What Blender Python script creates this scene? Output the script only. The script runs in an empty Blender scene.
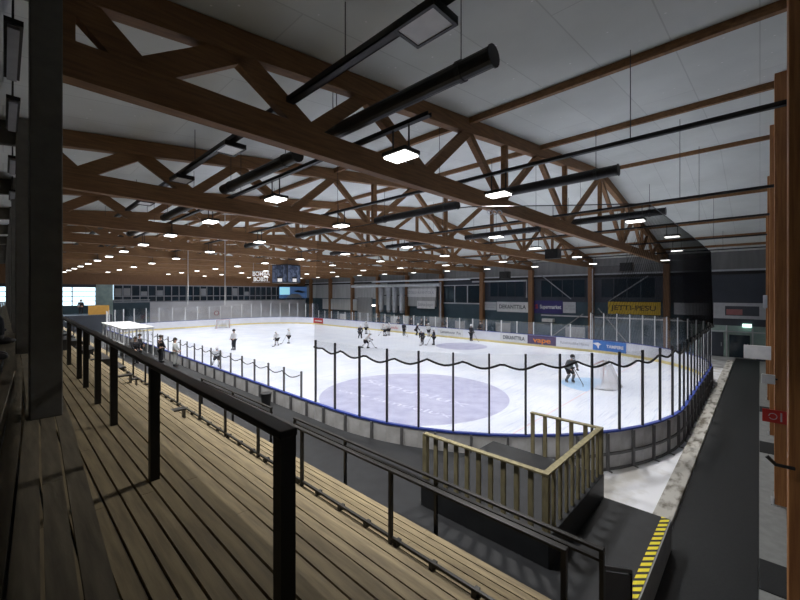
import bpy, math, random
from mathutils import Vector, Matrix
random.seed(7)
R = math.radians
scn = bpy.context.scene
col = scn.collection

# ------------------------------------------------------------ camera, world, exposure
EYE = 5.0
YAW = R(43.6)
cam_d = bpy.data.cameras.new('camera')
cam_d.sensor_width = 36.0
cam_d.lens = 378.0 / 800.0 * 36.0
cam_d.shift_y = -7.0 / 800.0
cam_d.clip_start = 0.02
cam_d.clip_end = 300
cam = bpy.data.objects.new('camera', cam_d)
col.objects.link(cam)
cam.location = (0, 0, EYE)
cam.rotation_euler = (R(90), 0, YAW - R(90))
scn.camera = cam

LAMP_W = 140.0          # watts per ceiling lamp
world = bpy.data.worlds.new('world')
scn.world = world
world.use_nodes = True
bg = world.node_tree.nodes['Background']
bg.inputs[0].default_value = (0.62, 0.85, 1.0, 1)
bg.inputs[1].default_value = 2.4
vs = scn.view_settings
vs.view_transform = 'Standard'
vs.look = 'None'
vs.gamma = 1
vs.use_curve_mapping = False
vs.exposure = 0.12
scn.cycles.use_denoising = True
scn.cycles.max_bounces = 10
scn.cycles.diffuse_bounces = 5
scn.cycles.transparent_max_bounces = 24
scn.cycles.sample_clamp_indirect = 6

# ------------------------------------------------------------ materials
def mat(name, color, rough=0.6, metal=0.0, color2=None, scale=4.0, stretch=None, detail=4, bump=0.0,
        emit=None, strength=0.0, spec=0.5, lo=0.35, hi=0.65):
    m = bpy.data.materials.new(name)
    m.use_nodes = True
    nt = m.node_tree
    p = nt.nodes['Principled BSDF']
    p.inputs['Base Color'].default_value = (*color, 1)
    p.inputs['Roughness'].default_value = rough
    p.inputs['Metallic'].default_value = metal
    p.inputs['Specular IOR Level'].default_value = spec
    if color2 is None and not emit:
        color2 = tuple(c * 0.88 for c in color)
    if color2:
        tc = nt.nodes.new('ShaderNodeTexCoord')
        mp = nt.nodes.new('ShaderNodeMapping')
        mp.inputs['Scale'].default_value = stretch or (1, 1, 1)
        n = nt.nodes.new('ShaderNodeTexNoise')
        n.inputs['Scale'].default_value = scale
        n.inputs['Detail'].default_value = detail
        r = nt.nodes.new('ShaderNodeValToRGB')
        r.color_ramp.elements[0].position = lo
        r.color_ramp.elements[1].position = hi
        r.color_ramp.elements[0].color = (*color2, 1)
        r.color_ramp.elements[1].color = (*color, 1)
        nt.links.new(tc.outputs['Object'], mp.inputs[0])
        nt.links.new(mp.outputs[0], n.inputs['Vector'])
        nt.links.new(n.outputs['Fac'], r.inputs[0])
        nt.links.new(r.outputs[0], p.inputs['Base Color'])
        if bump:
            b = nt.nodes.new('ShaderNodeBump')
            b.inputs['Strength'].default_value = bump
            b.inputs['Distance'].default_value = 0.02
            nt.links.new(n.outputs['Fac'], b.inputs['Height'])
            nt.links.new(b.outputs[0], p.inputs['Normal'])
    if emit:
        p.inputs['Emission Color'].default_value = (*emit, 1)
        p.inputs['Emission Strength'].default_value = strength
    return m

M = {}
M['glulam'] = mat('glulam', (0.27, 0.14, 0.058), 0.7, color2=(0.18, 0.092, 0.04), scale=3, stretch=(0.6, 4, 9), bump=0.1)
M['wall_col'] = mat('wall_column_timber', (0.26, 0.13, 0.055), 0.6, color2=(0.18, 0.085, 0.035), scale=4, stretch=(8, 8, 0.35))
M['glulam_col'] = mat('glulam_column', (0.46, 0.21, 0.07), 0.55, color2=(0.32, 0.13, 0.045), scale=4, stretch=(8, 8, 0.35), bump=0.1)
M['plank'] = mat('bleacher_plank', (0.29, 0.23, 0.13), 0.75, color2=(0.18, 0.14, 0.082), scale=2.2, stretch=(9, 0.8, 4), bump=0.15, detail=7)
M['plank_grey_shaded'] = mat('weathered_shaded_deck_plank', (0.20, 0.17, 0.115), 0.8, color2=(0.125, 0.105, 0.072), scale=2.2, stretch=(9, 0.8, 4), bump=0.15, detail=7)  # greyer weathered wood, darkened further to paint in shade on the upper decks
M['timber'] = mat('guard_timber', (0.27, 0.24, 0.135), 0.7, color2=(0.18, 0.155, 0.09), scale=4, stretch=(3, 3, 1))
M['black_metal'] = mat('black_metal', (0.012, 0.012, 0.013), 0.45, spec=0.4)
M['rail_metal'] = mat('rail_metal', (0.014, 0.013, 0.012), 0.42, spec=0.4)
M['dark_metal'] = mat('dark_metal', (0.035, 0.035, 0.038), 0.5, metal=0.3)
M['steel'] = mat('steel', (0.45, 0.47, 0.5), 0.35, metal=0.6)
M['white_metal'] = mat('white_metal', (0.72, 0.74, 0.76), 0.45)
M['grey_metal'] = mat('grey_metal', (0.30, 0.31, 0.33), 0.5)
M['column_grey'] = mat('column_grey', (0.17, 0.165, 0.145), 0.8, color2=(0.14, 0.135, 0.12), scale=6)
M['rubber'] = mat('rubber_floor', (0.024, 0.026, 0.029), 0.5, color2=(0.017, 0.018, 0.021), scale=3, spec=0.35)
M['mat_rubber'] = mat('rubber_mat', (0.019, 0.021, 0.023), 0.6, color2=(0.014, 0.016, 0.018), scale=30, spec=0.3)
M['concrete'] = mat('concrete', (0.40, 0.41, 0.43), 0.7, color2=(0.22, 0.22, 0.22), scale=1.3, detail=8)
M['wet_concrete'] = mat('wet_concrete', (0.85, 0.87, 0.93), 0.5, color2=(0.50, 0.49, 0.47), scale=0.9, detail=8, lo=0.36, hi=0.55)
M['curb'] = mat('curb_concrete', (0.50, 0.49, 0.46), 0.8, color2=(0.13, 0.115, 0.09), scale=1.6, stretch=(1.2, 3, 1), detail=8, lo=0.33, hi=0.52)
M['light_floor'] = mat('light_floor', (0.26, 0.27, 0.27), 0.5, color2=(0.21, 0.22, 0.22), scale=5)
M['blue_cap'] = mat('blue_plastic', (0.035, 0.065, 0.33), 0.4)
M['board_white'] = mat('white_plastic_board', (0.80, 0.82, 0.88), 0.35, color2=(0.74, 0.76, 0.84), scale=2)
M['board_out'] = mat('board_back', (0.55, 0.55, 0.56), 0.6, color2=(0.42, 0.42, 0.42), scale=3)
M['kick'] = mat('yellow_kick_plate', (0.84, 0.72, 0.33), 0.4)
M['board_frame'] = mat('board_back_frame', (0.13, 0.13, 0.135), 0.5)
M['frame_dark'] = mat('glass_post', (0.022, 0.024, 0.03), 0.5)
M['wall_grey'] = mat('wall_grey', (0.30, 0.31, 0.32), 0.8, scale=0.6)
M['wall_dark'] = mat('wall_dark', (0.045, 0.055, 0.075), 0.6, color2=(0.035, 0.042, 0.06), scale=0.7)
M['wall_blue'] = mat('wall_blue', (0.045, 0.085, 0.115), 0.6, color2=(0.035, 0.07, 0.095), scale=1)
M['wall_white'] = mat('wall_white', (0.64, 0.64, 0.67), 0.6, color2=(0.58, 0.58, 0.61), scale=0.5)
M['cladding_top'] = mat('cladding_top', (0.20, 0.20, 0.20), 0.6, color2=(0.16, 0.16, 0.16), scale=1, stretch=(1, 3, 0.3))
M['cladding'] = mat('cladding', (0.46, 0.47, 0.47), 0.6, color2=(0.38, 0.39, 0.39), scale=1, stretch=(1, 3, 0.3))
M['dark_glass'] = mat('dark_glass', (0.02, 0.035, 0.05), 0.12, spec=0.6)
M['teal'] = mat('teal_panel', (0.10, 0.20, 0.23), 0.5)
M['green_panel'] = mat('green_panel', (0.34, 0.45, 0.41), 0.4, color2=(0.24, 0.34, 0.32), scale=1.5)
M['white_sign'] = mat('white_sign', (0.78, 0.79, 0.80), 0.4)
M['dim_sign'] = mat('grey_sign', (0.55, 0.57, 0.6), 0.4)
M['navy'] = mat('navy_sign', (0.035, 0.025, 0.17), 0.4)
M['grape'] = mat('dark_violet_sign', (0.11, 0.08, 0.17), 0.4)
M['yellow_sign'] = mat('yellow_sign', (0.72, 0.48, 0.03), 0.4)
M['sky_blue_sign'] = mat('blue_sign', (0.07, 0.22, 0.62), 0.4)
M['red'] = mat('red_paint', (0.55, 0.03, 0.025), 0.4)
M['orange'] = mat('orange_paint', (0.85, 0.28, 0.05), 0.4)
M['ink'] = mat('dark_ink', (0.06, 0.07, 0.09), 0.5)
M['ink_brown'] = mat('brown_ink', (0.10, 0.07, 0.02), 0.5)
M['white_ink'] = mat('white_ink', (0.85, 0.85, 0.88), 0.5)
M['grey_ink'] = mat('grey_ink', (0.35, 0.37, 0.42), 0.5)
M['rope'] = mat('black_rope', (0.008, 0.008, 0.009), 0.8)
M['lamp_lens'] = mat('lamp_lens', (0.9, 0.9, 0.9), 0.3, emit=(1.0, 0.98, 0.94), strength=4.0)
M['lens_off'] = mat('unlit_lens', (0.62, 0.63, 0.62), 0.3)
M['exit_green'] = mat('exit_lamp', (0.5, 0.9, 0.7), 0.3, emit=(0.65, 1.0, 0.85), strength=2.0)
M['skin'] = mat('skin', (0.55, 0.33, 0.24), 0.5)
M['hair'] = mat('dark_hair', (0.02, 0.015, 0.01), 0.7)
M['jersey_white'] = mat('white_jersey', (0.62, 0.63, 0.66), 0.8)
M['jersey_dark'] = mat('dark_jersey', (0.03, 0.03, 0.045), 0.8)
M['jersey_grey'] = mat('grey_jersey', (0.13, 0.14, 0.15), 0.8)
M['black_cloth'] = mat('black_cloth', (0.012, 0.013, 0.018), 0.85)
M['light_cloth'] = mat('pale_cloth', (0.48, 0.50, 0.50), 0.85)
M['helmet_white'] = mat('white_helmet', (0.75, 0.75, 0.78), 0.3)
M['helmet_black'] = mat('black_helmet', (0.015, 0.015, 0.018), 0.3)
M['stick'] = mat('stick', (0.06, 0.05, 0.05), 0.5)
M['goal_red'] = mat('goal_pipe', (0.42, 0.16, 0.16), 0.4)
M['orange_box'] = mat('orange_board', (0.55, 0.30, 0.06), 0.6)
M['screen'] = mat('screen_blue', (0.05, 0.1, 0.2), 0.3, emit=(0.07, 0.15, 0.34), strength=0.35)
M['screen_light'] = mat('screen_pale', (0.2, 0.4, 0.5), 0.3, emit=(0.30, 0.65, 0.80), strength=0.8)
M['digit'] = mat('lit_digits', (0.6, 0.6, 0.6), 0.3, emit=(0.75, 0.72, 0.70), strength=0.55)

def transparent_mat(name, color, alpha, gloss=0.0, by_angle=False, rough=0.05):
    m = bpy.data.materials.new(name); m.use_nodes = True
    nt = m.node_tree; nt.nodes.clear()
    out = nt.nodes.new('ShaderNodeOutputMaterial')
    mix = nt.nodes.new('ShaderNodeMixShader')
    tr = nt.nodes.new('ShaderNodeBsdfTransparent')
    if gloss:
        s = nt.nodes.new('ShaderNodeBsdfGlossy'); s.inputs['Roughness'].default_value = rough
    else:
        s = nt.nodes.new('ShaderNodeBsdfDiffuse')
    s.inputs[0].default_value = (*color, 1)
    nt.links.new(tr.outputs[0], mix.inputs[1]); nt.links.new(s.outputs[0], mix.inputs[2])
    nt.links.new(mix.outputs[0], out.inputs[0])
    if by_angle:      # a mesh of threads closes up when seen obliquely: 1-(1-a)^(1/cos)
        geo = nt.nodes.new('ShaderNodeNewGeometry')
        dot = nt.nodes.new('ShaderNodeVectorMath'); dot.operation = 'DOT_PRODUCT'
        ab = nt.nodes.new('ShaderNodeMath'); ab.operation = 'ABSOLUTE'
        mx = nt.nodes.new('ShaderNodeMath'); mx.operation = 'MAXIMUM'; mx.inputs[1].default_value = 0.05
        dv = nt.nodes.new('ShaderNodeMath'); dv.operation = 'DIVIDE'; dv.inputs[0].default_value = 1.0
        pw = nt.nodes.new('ShaderNodeMath'); pw.operation = 'POWER'; pw.inputs[0].default_value = 1 - alpha
        sb = nt.nodes.new('ShaderNodeMath'); sb.operation = 'SUBTRACT'; sb.inputs[0].default_value = 1.0
        nt.links.new(geo.outputs['Normal'], dot.inputs[0]); nt.links.new(geo.outputs['Incoming'], dot.inputs[1])
        nt.links.new(dot.outputs['Value'], ab.inputs[0]); nt.links.new(ab.outputs[0], mx.inputs[0])
        nt.links.new(mx.outputs[0], dv.inputs[1]); nt.links.new(dv.outputs[0], pw.inputs[1])
        nt.links.new(pw.outputs[0], sb.inputs[1]); nt.links.new(sb.outputs[0], mix.inputs[0])
    else:
        mix.inputs[0].default_value = alpha
    return m
M['pane'] = transparent_mat('clear_pane', (0.9, 0.95, 1.0), 0.05, gloss=1)
M['net'] = transparent_mat('net_black', (0.012, 0.012, 0.014), 0.17, by_angle=True)
M['goal_net'] = transparent_mat('goal_net', (0.62, 0.62, 0.64), 0.38)

def ice_material():
    m = mat('ice', (0.73, 0.77, 0.87), 0.32, color2=(0.62, 0.67, 0.80), scale=0.5, detail=8)
    nt = m.node_tree; p = nt.nodes['Principled BSDF']
    base = p.inputs['Base Color'].links[0].from_socket
    tc = nt.nodes.new('ShaderNodeTexCoord')
    prev = base
    for k, (rz, s) in enumerate(((0.4, 1.0), (-0.9, 1.4), (1.9, 0.8))):     # skate scratches
        mp = nt.nodes.new('ShaderNodeMapping'); mp.inputs['Rotation'].default_value = (0, 0, rz)
        mp.inputs['Scale'].default_value = (0.5 * s, 9 * s, 1)
        n = nt.nodes.new('ShaderNodeTexNoise'); n.inputs['Scale'].default_value = 1.0
        n.inputs['Detail'].default_value = 6; n.inputs['Distortion'].default_value = 0.6
        r = nt.nodes.new('ShaderNodeValToRGB')
        r.color_ramp.elements[0].position = 0.60; r.color_ramp.elements[1].position = 0.68
        r.color_ramp.elements[0].color = (0, 0, 0, 1); r.color_ramp.elements[1].color = (0.7, 0.7, 0.7, 1)
        mx = nt.nodes.new('ShaderNodeMixRGB'); mx.inputs[2].default_value = (0.48, 0.54, 0.70, 1)
        nt.links.new(tc.outputs['Object'], mp.inputs[0]); nt.links.new(mp.outputs[0], n.inputs['Vector'])
        nt.links.new(n.outputs['Fac'], r.inputs[0]); nt.links.new(r.outputs[0], mx.inputs[0])
        nt.links.new(prev, mx.inputs[1]); prev = mx.outputs[0]
    nt.links.new(prev, p.inputs['Base Color'])
    return m
M['ice'] = ice_material()
M['circle_paint'] = mat('violet_ice_paint', (0.36, 0.375, 0.56), 0.35, color2=(0.47, 0.49, 0.66), scale=1.5, detail=8)
M['script_ink'] = mat('script_ink', (0.72, 0.74, 0.86), 0.4, color2=(0.50, 0.52, 0.70), scale=3, detail=6)
M['crease_paint'] = mat('crease_paint', (0.42, 0.62, 0.90), 0.35)
M['red_line'] = mat('red_line', (0.74, 0.56, 0.62), 0.35)
M['blue_line'] = mat('blue_line', (0.35, 0.42, 0.75), 0.35)

def ceiling_material():
    m = mat('ceiling_panel', (0.68, 0.71, 0.68), 0.7, color2=(0.61, 0.64, 0.61), scale=0.7)
    nt = m.node_tree; p = nt.nodes['Principled BSDF']
    base = p.inputs['Base Color'].links[0].from_socket
    tc = nt.nodes.new('ShaderNodeTexCoord')
    b = nt.nodes.new('ShaderNodeTexBrick')
    b.inputs['Scale'].default_value = 1.0
    b.inputs['Brick Width'].default_value = 6.0; b.inputs['Row Height'].default_value = 1.2
    b.inputs['Mortar Size'].default_value = 0.012
    b.inputs['Color1'].default_value = (1, 1, 1, 1); b.inputs['Color2'].default_value = (0.95, 0.95, 0.95, 1)
    b.inputs['Mortar'].default_value = (0.80, 0.80, 0.80, 1)
    mx = nt.nodes.new('ShaderNodeMixRGB'); mx.blend_type = 'MULTIPLY'; mx.inputs[0].default_value = 1
    nt.links.new(tc.outputs['Object'], b.inputs['Vector'])
    nt.links.new(base, mx.inputs[1]); nt.links.new(b.outputs['Color'], mx.inputs[2])
    v = nt.nodes.new('ShaderNodeTexVoronoi'); v.inputs['Scale'].default_value = 3.5
    r = nt.nodes.new('ShaderNodeValToRGB')
    r.color_ramp.elements[0].position = 0.05; r.color_ramp.elements[1].position = 0.08
    r.color_ramp.elements[0].color = (1, 1, 1, 1); r.color_ramp.elements[1].color = (0, 0, 0, 1)
    m2 = nt.nodes.new('ShaderNodeMixRGB'); m2.inputs[2].default_value = (0.9, 0.9, 0.9, 1)
    nt.links.new(tc.outputs['Object'], v.inputs['Vector']); nt.links.new(v.outputs['Distance'], r.inputs[0])
    nt.links.new(r.outputs[0], m2.inputs[0]); nt.links.new(mx.outputs[0], m2.inputs[1])
    nt.links.new(m2.outputs[0], p.inputs['Base Color'])
    return m
M['ceiling'] = ceiling_material()

def hazard_material():
    m = bpy.data.materials.new('hazard_stripes'); m.use_nodes = True
    nt = m.node_tree; p = nt.nodes['Principled BSDF']; p.inputs['Roughness'].default_value = 0.6
    tc = nt.nodes.new('ShaderNodeTexCoord'); sep = nt.nodes.new('ShaderNodeSeparateXYZ')
    add = nt.nodes.new('ShaderNodeMath'); add.operation = 'ADD'
    mul = nt.nodes.new('ShaderNodeMath'); mul.operation = 'MULTIPLY'; mul.inputs[1].default_value = 5.6
    fr = nt.nodes.new('ShaderNodeMath'); fr.operation = 'FRACT'
    gt = nt.nodes.new('ShaderNodeMath'); gt.operation = 'GREATER_THAN'; gt.inputs[1].default_value = 0.42
    mx = nt.nodes.new('ShaderNodeMixRGB'); mx.inputs[1].default_value = (0.02, 0.02, 0.02, 1)
    mx.inputs[2].default_value = (0.80, 0.68, 0.03, 1)
    nt.links.new(tc.outputs['Object'], sep.inputs[0]); nt.links.new(sep.outputs[0], add.inputs[0])
    nt.links.new(sep.outputs[1], add.inputs[1]); nt.links.new(add.outputs[0], mul.inputs[0])
    nt.links.new(mul.outputs[0], fr.inputs[0]); nt.links.new(fr.outputs[0], gt.inputs[0])
    nt.links.new(gt.outputs[0], mx.inputs[0]); nt.links.new(mx.outputs[0], p.inputs['Base Color'])
    return m
M['hazard'] = hazard_material()

# ------------------------------------------------------------ helpers
class MB:
    def __init__(s): s.v = []; s.f = []
    def box(s, x0, x1, y0, y1, z0, z1):
        b = len(s.v)
        s.v += [(x0,y0,z0),(x1,y0,z0),(x1,y1,z0),(x0,y1,z0),(x0,y0,z1),(x1,y0,z1),(x1,y1,z1),(x0,y1,z1)]
        s.f += [tuple(b+i for i in q) for q in ((0,3,2,1),(4,5,6,7),(0,1,5,4),(1,2,6,5),(2,3,7,6),(3,0,4,7))]
        return s
    def bar(s, p, q, w, h, up=(0,0,1)):
        """rectangular bar from p to q; w across, h along up"""
        p = Vector(p); q = Vector(q); d = (q-p).normalized(); up = Vector(up)
        if abs(d.dot(up)) > 0.99: up = Vector((1,0,0))
        a = d.cross(up).normalized(); c = a.cross(d).normalized()
        b = len(s.v)
        for e in (p, q):
            for i, j in ((-1,-1),(1,-1),(1,1),(-1,1)):
                s.v.append(tuple(e + a*(i*w/2) + c*(j*h/2)))
        s.f += [tuple(b+i for i in k) for k in ((0,1,2,3),(7,6,5,4),(0,4,5,1),(1,5,6,2),(2,6,7,3),(3,7,4,0))]
        return s
    def tube(s, pts, r, n=8, caps=True):
        pts = [Vector(p) for p in pts]
        rings = []
        for i, p in enumerate(pts):
            d = (pts[min(i+1, len(pts)-1)] - pts[max(i-1, 0)]).normalized()
            up = Vector((0,0,1)) if abs(d.z) < 0.95 else Vector((1,0,0))
            a = d.cross(up).normalized(); c = a.cross(d)
            rr = r[i] if isinstance(r, (list, tuple)) else r
            b = len(s.v)
            for k in range(n):
                t = 2*math.pi*k/n
                s.v.append(tuple(p + a*(rr*math.cos(t)) + c*(rr*math.sin(t))))
            rings.append(b)
        for b0, b1 in zip(rings, rings[1:]):
            for k in range(n):
                s.f.append((b0+k, b0+(k+1)%n, b1+(k+1)%n, b1+k))
        if caps:
            s.f.append(tuple(rings[0]+k for k in range(n))[::-1]); s.f.append(tuple(rings[-1]+k for k in range(n)))
        return s
    def prism(s, poly, z0, z1):
        n = len(poly); b = len(s.v)
        s.v += [(x,y,z0) for x,y in poly] + [(x,y,z1) for x,y in poly]
        s.f += [tuple(range(b, b+n))[::-1], tuple(range(b+n, b+2*n))]
        s.f += [(b+i, b+(i+1)%n, b+n+(i+1)%n, b+n+i) for i in range(n)]
        return s
    def prism_xz(s, poly, y0, y1):
        n = len(poly); b = len(s.v)
        s.v += [(x,y0,z) for x,z in poly] + [(x,y1,z) for x,z in poly]
        s.f += [tuple(range(b, b+n)), tuple(range(b+n, b+2*n))[::-1]]
        s.f += [(b+i, b+n+i, b+n+(i+1)%n, b+(i+1)%n) for i in range(n)]
        return s
    def ball(s, c, rx, ry=None, rz=None, n=12, m=8, t0=0.0, t1=1.0):
        ry = ry or rx; rz = rz or rx; b = len(s.v)
        for j in range(m+1):
            th = math.pi*(t0 + (t1-t0)*j/m)
            for k in range(n):
                a = 2*math.pi*k/n
                s.v.append((c[0]+rx*math.sin(th)*math.cos(a), c[1]+ry*math.sin(th)*math.sin(a), c[2]+rz*math.cos(th)))
        for j in range(m):
            for k in range(n):
                s.f.append((b+j*n+k, b+(j+1)*n+k, b+(j+1)*n+(k+1)%n, b+j*n+(k+1)%n))
        return s
    def mesh(s, name, m, smooth=False):
        me = bpy.data.meshes.new(name)
        me.from_pydata(s.v, [], s.f)
        me.materials.append(m)
        if smooth:
            me.polygons.foreach_set('use_smooth', [True]*len(me.polygons))
        me.update()
        return me
    def build(s, name, m, parent=None, bevel=0.0, smooth=False):
        o = bpy.data.objects.new(name, s.mesh(name, m, smooth))
        col.objects.link(o)
        if parent: o.parent = parent
        if bevel:
            b = o.modifiers.new('bevel', 'BEVEL'); b.width = bevel; b.segments = 2; b.limit_method = 'ANGLE'
        return o

def B(x0, x1, y0, y1, z0, z1): return MB().box(x0, x1, y0, y1, z0, z1)
def tag(o, label, cat, group=None, kind=None):
    o['label'] = label; o['category'] = cat
    if group: o['group'] = group
    if kind: o['kind'] = kind
    return o
def empty(name, loc, label, cat, group=None, rz=0.0):
    o = bpy.data.objects.new(name, None); col.objects.link(o)
    o.empty_display_size = 0.1
    o.location = loc; o.rotation_euler = (0, 0, rz)
    return tag(o, label, cat, group)
def struct(o):
    o['kind'] = 'structure'; return o
def copy_tree(o, loc=None, rz=None, label=None, group=None, parent=None):
    c = o.copy(); col.objects.link(c)
    if parent: c.parent = parent
    if loc is not None: c.location = loc
    if rz is not None: c.rotation_euler = (0, 0, rz)
    if label: c['label'] = label
    if group: c['group'] = group
    for ch in kids(o): copy_tree(ch, parent=c)
    return c
_kids = {}
def kids(o):
    return [k for k in col.objects if k.parent == o] if o.name not in _kids else _kids[o.name]
def remember(o):
    """cache the children of a prototype so copying stays quick"""
    ch = [k for k in col.objects if k.parent == o]
    _kids[o.name] = ch
    for k in ch: remember(k)
ORD = ['first','second','third','fourth','fifth','sixth','seventh','eighth','ninth','tenth','eleventh','twelfth','thirteenth',
       'fourteenth','fifteenth','sixteenth','seventeenth','eighteenth','nineteenth','twentieth','twenty-first','twenty-second','twenty-third',
       'twenty-fourth','twenty-fifth','twenty-sixth','twenty-seventh','twenty-eighth','twenty-ninth','thirtieth']
def at(u, v, z=0.0):
    """ground position of something standing at height z, measured from the survey of the photo"""
    d = 378*(EYE-z)/(v-293); l = (u-400)/378*d
    return (d*math.cos(YAW)+l*math.sin(YAW), d*math.sin(YAW)-l*math.cos(YAW))
def y_on_x(u, x):
    l = (u-400)/378
    return x*(math.sin(YAW)-l*math.cos(YAW))/(math.cos(YAW)+l*math.sin(YAW))
def x_on_y(u, y):
    l = (u-400)/378
    return y*(math.cos(YAW)+l*math.sin(YAW))/(math.sin(YAW)-l*math.cos(YAW))
def z_at(u, v, x):
    l = (u-400)/378
    return EYE-(v-293)/378*x/(math.cos(YAW)+l*math.sin(YAW))
def text(s, size, m, loc, rot, parent, name='lettering', bold=0.0, sx=1.0, fit=None):
    c = bpy.data.curves.new(name, 'FONT'); c.body = s; c.size = size; c.align_x = 'CENTER'; c.align_y = 'CENTER'
    c.extrude = 0.004; c.offset = bold; c.space_line = 0.9
    t = bpy.data.objects.new(name, c); col.objects.link(t)
    dg = bpy.context.evaluated_depsgraph_get()
    me = bpy.data.meshes.new_from_object(t.evaluated_get(dg))
    bpy.data.objects.remove(t); me.materials.clear(); me.materials.append(m)
    o = bpy.data.objects.new(name, me); col.objects.link(o)
    if fit and len(me.vertices):
        xs = [v.co.x for v in me.vertices]; sx = min(fit/(max(xs)-min(xs)), 1.9)
    o.parent = parent; o.location = loc; o.rotation_euler = rot; o.scale = (sx, 1, 1)
    return o

# ------------------------------------------------------------ hall dimensions
X0, X1, Y0, Y1, RAD = 7.7, 34.4, 1.9, 59.0, 8.5        # rink
WX, WL, WN, WF = 39.3, -8.0, -0.75, 62.0               # walls
RIDGE = 20.4
def roof(x): return 11.1 - (0.118*(RIDGE-x) if x < RIDGE else 0.15*(x-RIDGE))
TRY = [5.75 + 6*k for k in range(10)]

# ------------------------------------------------------------ structure
struct(B(WL-0.3, WX+0.3, WN-0.3, WF+0.3, -0.3, -0.02).build('floor', M['concrete']))
for nm, xa, xb in (('ceiling', WL, RIDGE), ('ceiling', RIDGE, WX)):
    struct(MB().prism_xz([(xa, roof(xa)), (xb, roof(xb)), (xb, roof(xb)+0.25), (xa, roof(xa)+0.25)], WN-0.3, WF+0.3).build(nm, M['ceiling']))
# near gable wall
struct(MB().prism_xz([(WL-0.3, -0.02), (WX+0.3, -0.02), (WX+0.3, roof(WX)+0.1), (RIDGE, roof(RIDGE)+0.1), (WL-0.3, roof(WL)+0.1)], WN-0.3, WN).build('wall_near', M['wall_grey']))
struct(B(WL-0.3, WL, WN, WF, -0.02, 9).build('wall_left', M['wall_grey']))
# long wall across the rink: blue lower part, dark window band, pale top band
struct(B(WX, WX+0.3, 4.2, 60, -0.02, 4.1).build('wall_right', M['wall_blue']))
struct(B(WX, WX+0.3, WN, 40.0, 4.1, 6.8).build('wall_right', M['wall_dark']))
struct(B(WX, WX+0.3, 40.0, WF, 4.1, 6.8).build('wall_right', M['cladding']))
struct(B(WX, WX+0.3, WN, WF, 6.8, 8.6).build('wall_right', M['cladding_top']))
struct(B(WX, WX+0.3, WN, 4.2, 2.45, 4.1).build('wall_right', M['wall_dark']))
struct(B(WX+0.02, WX+0.3, WN, 4.2, -0.02, 2.45).build('wall_right', M['green_panel']))
struct(B(WX, WX+0.3, 60, WF, -0.02, 4.1).build('wall_right', M['wall_blue']))
struct(B(WX-0.12, WX, WN, WF, 6.72, 6.86).build('trim_1', M['dim_sign']))
struct(B(WX-0.2, WX, WN, WF, 6.45, 6.70).build('trim_2', M['black_metal']))
# end wall beyond the rink
fx = lambda u: x_on_y(u, WF)
xa, xb, xc = fx(96), fx(150), fx(314)
struct(B(xb, WX, WF, WF+0.3, -0.02, 3.75).build('wall_far', M['wall_white']))
struct(B(xb, WX, WF, WF+0.3, 6.1, 11.4).build('wall_far', M['wall_col']))
struct(B(WL, xb, WF, WF+0.3, 6.1, 10).build('wall_far', M['wall_col']))
struct(B(WL, xa, WF, WF+0.3, 5.75, 6.1).build('wall_far', M['wall_dark']))
struct(B(xa, fx(113), WF, WF+0.3, -0.02, 6.1).build('wall_far', M['green_panel']))
struct(B(fx(113), xb, WF, WF+0.3, -0.02, 4.0).build('wall_far', M['wall_blue']))
struct(B(fx(113), xb, WF, WF+0.3, 4.0, 4.1).build('wall_far', M['cladding']))
struct(B(WL, xa, WF, WF+0.3, -0.02, 3.4).build('wall_far', M['wall_blue']))
# bright window wall at the end of the stands
gw = struct(MB().build('window_1', M['white_metal']))
fr = MB()
for i in range(8):
    x = WL + (xa-WL)*i/7.0
    fr.box(x-0.05, x+0.05, WF+0.05, WF+0.2, 3.4, 5.75)
for i in range(5):
    z = 3.4 + 2.35*i/4
    fr.box(WL, xa, WF+0.05, WF+0.2, z-0.04, z+0.04)
f_ = fr.build('window_frame', M['grey_metal'], gw)
B(WL, xa, WF+0.11, WF+0.13, 3.4, 5.75).build('pane', M['pane'], gw)
# gallery windows over the end wall
g2 = struct(MB().build('window_2', M['white_metal']))
xg = fx(114)
B(xg, xc, WF+0.12, WF+0.3, 3.75, 6.1).build('pane', M['dark_glass'], g2)
fr = MB(); fr.box(xg, xc, WF-0.12, WF+0.1, 3.7, 3.86); fr.box(xg, xc, WF-0.02, WF+0.1, 6.0, 6.14); fr.box(xg, xc, WF-0.02, WF+0.1, 4.5, 4.62)
n = 32
for i in range(n+1):
    x = xg + (xc-xg)*i/n
    fr.box(x-0.045, x+0.045, WF-0.02, WF+0.1, 3.7, 6.1)
fr.build('window_frame', M['grey_metal'], g2)
random.seed(3)
for i in range(0, n-5):
    if random.random() < 0.45:
        x = xg + (xc-xg)*(i+0.5)/n
        B(x-0.36, x+0.36, WF+0.05, WF+0.12, 4.65, 5.2+random.random()*0.75).build('blind', M['wall_grey'], g2)
# near gable lower panels behind the aisle columns, floor strips
struct(B(2.5, WX, WN, 0.02, -0.02, 0.004).build('floor', M['light_floor']))
for k, (a_, b_) in enumerate(((8.8, 9.8), (16.4, 17.6), (22.0, 23.0))):
    tag(B(a_, b_, -0.7, 0.01, 0.006, 0.022).build('door_mat', M['mat_rubber']),
        'dark rubber threshold mat across the pale strip beside the aisle, %s from the stands' % ORD[k], 'mat', 'threshold mats beside the aisle')

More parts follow.
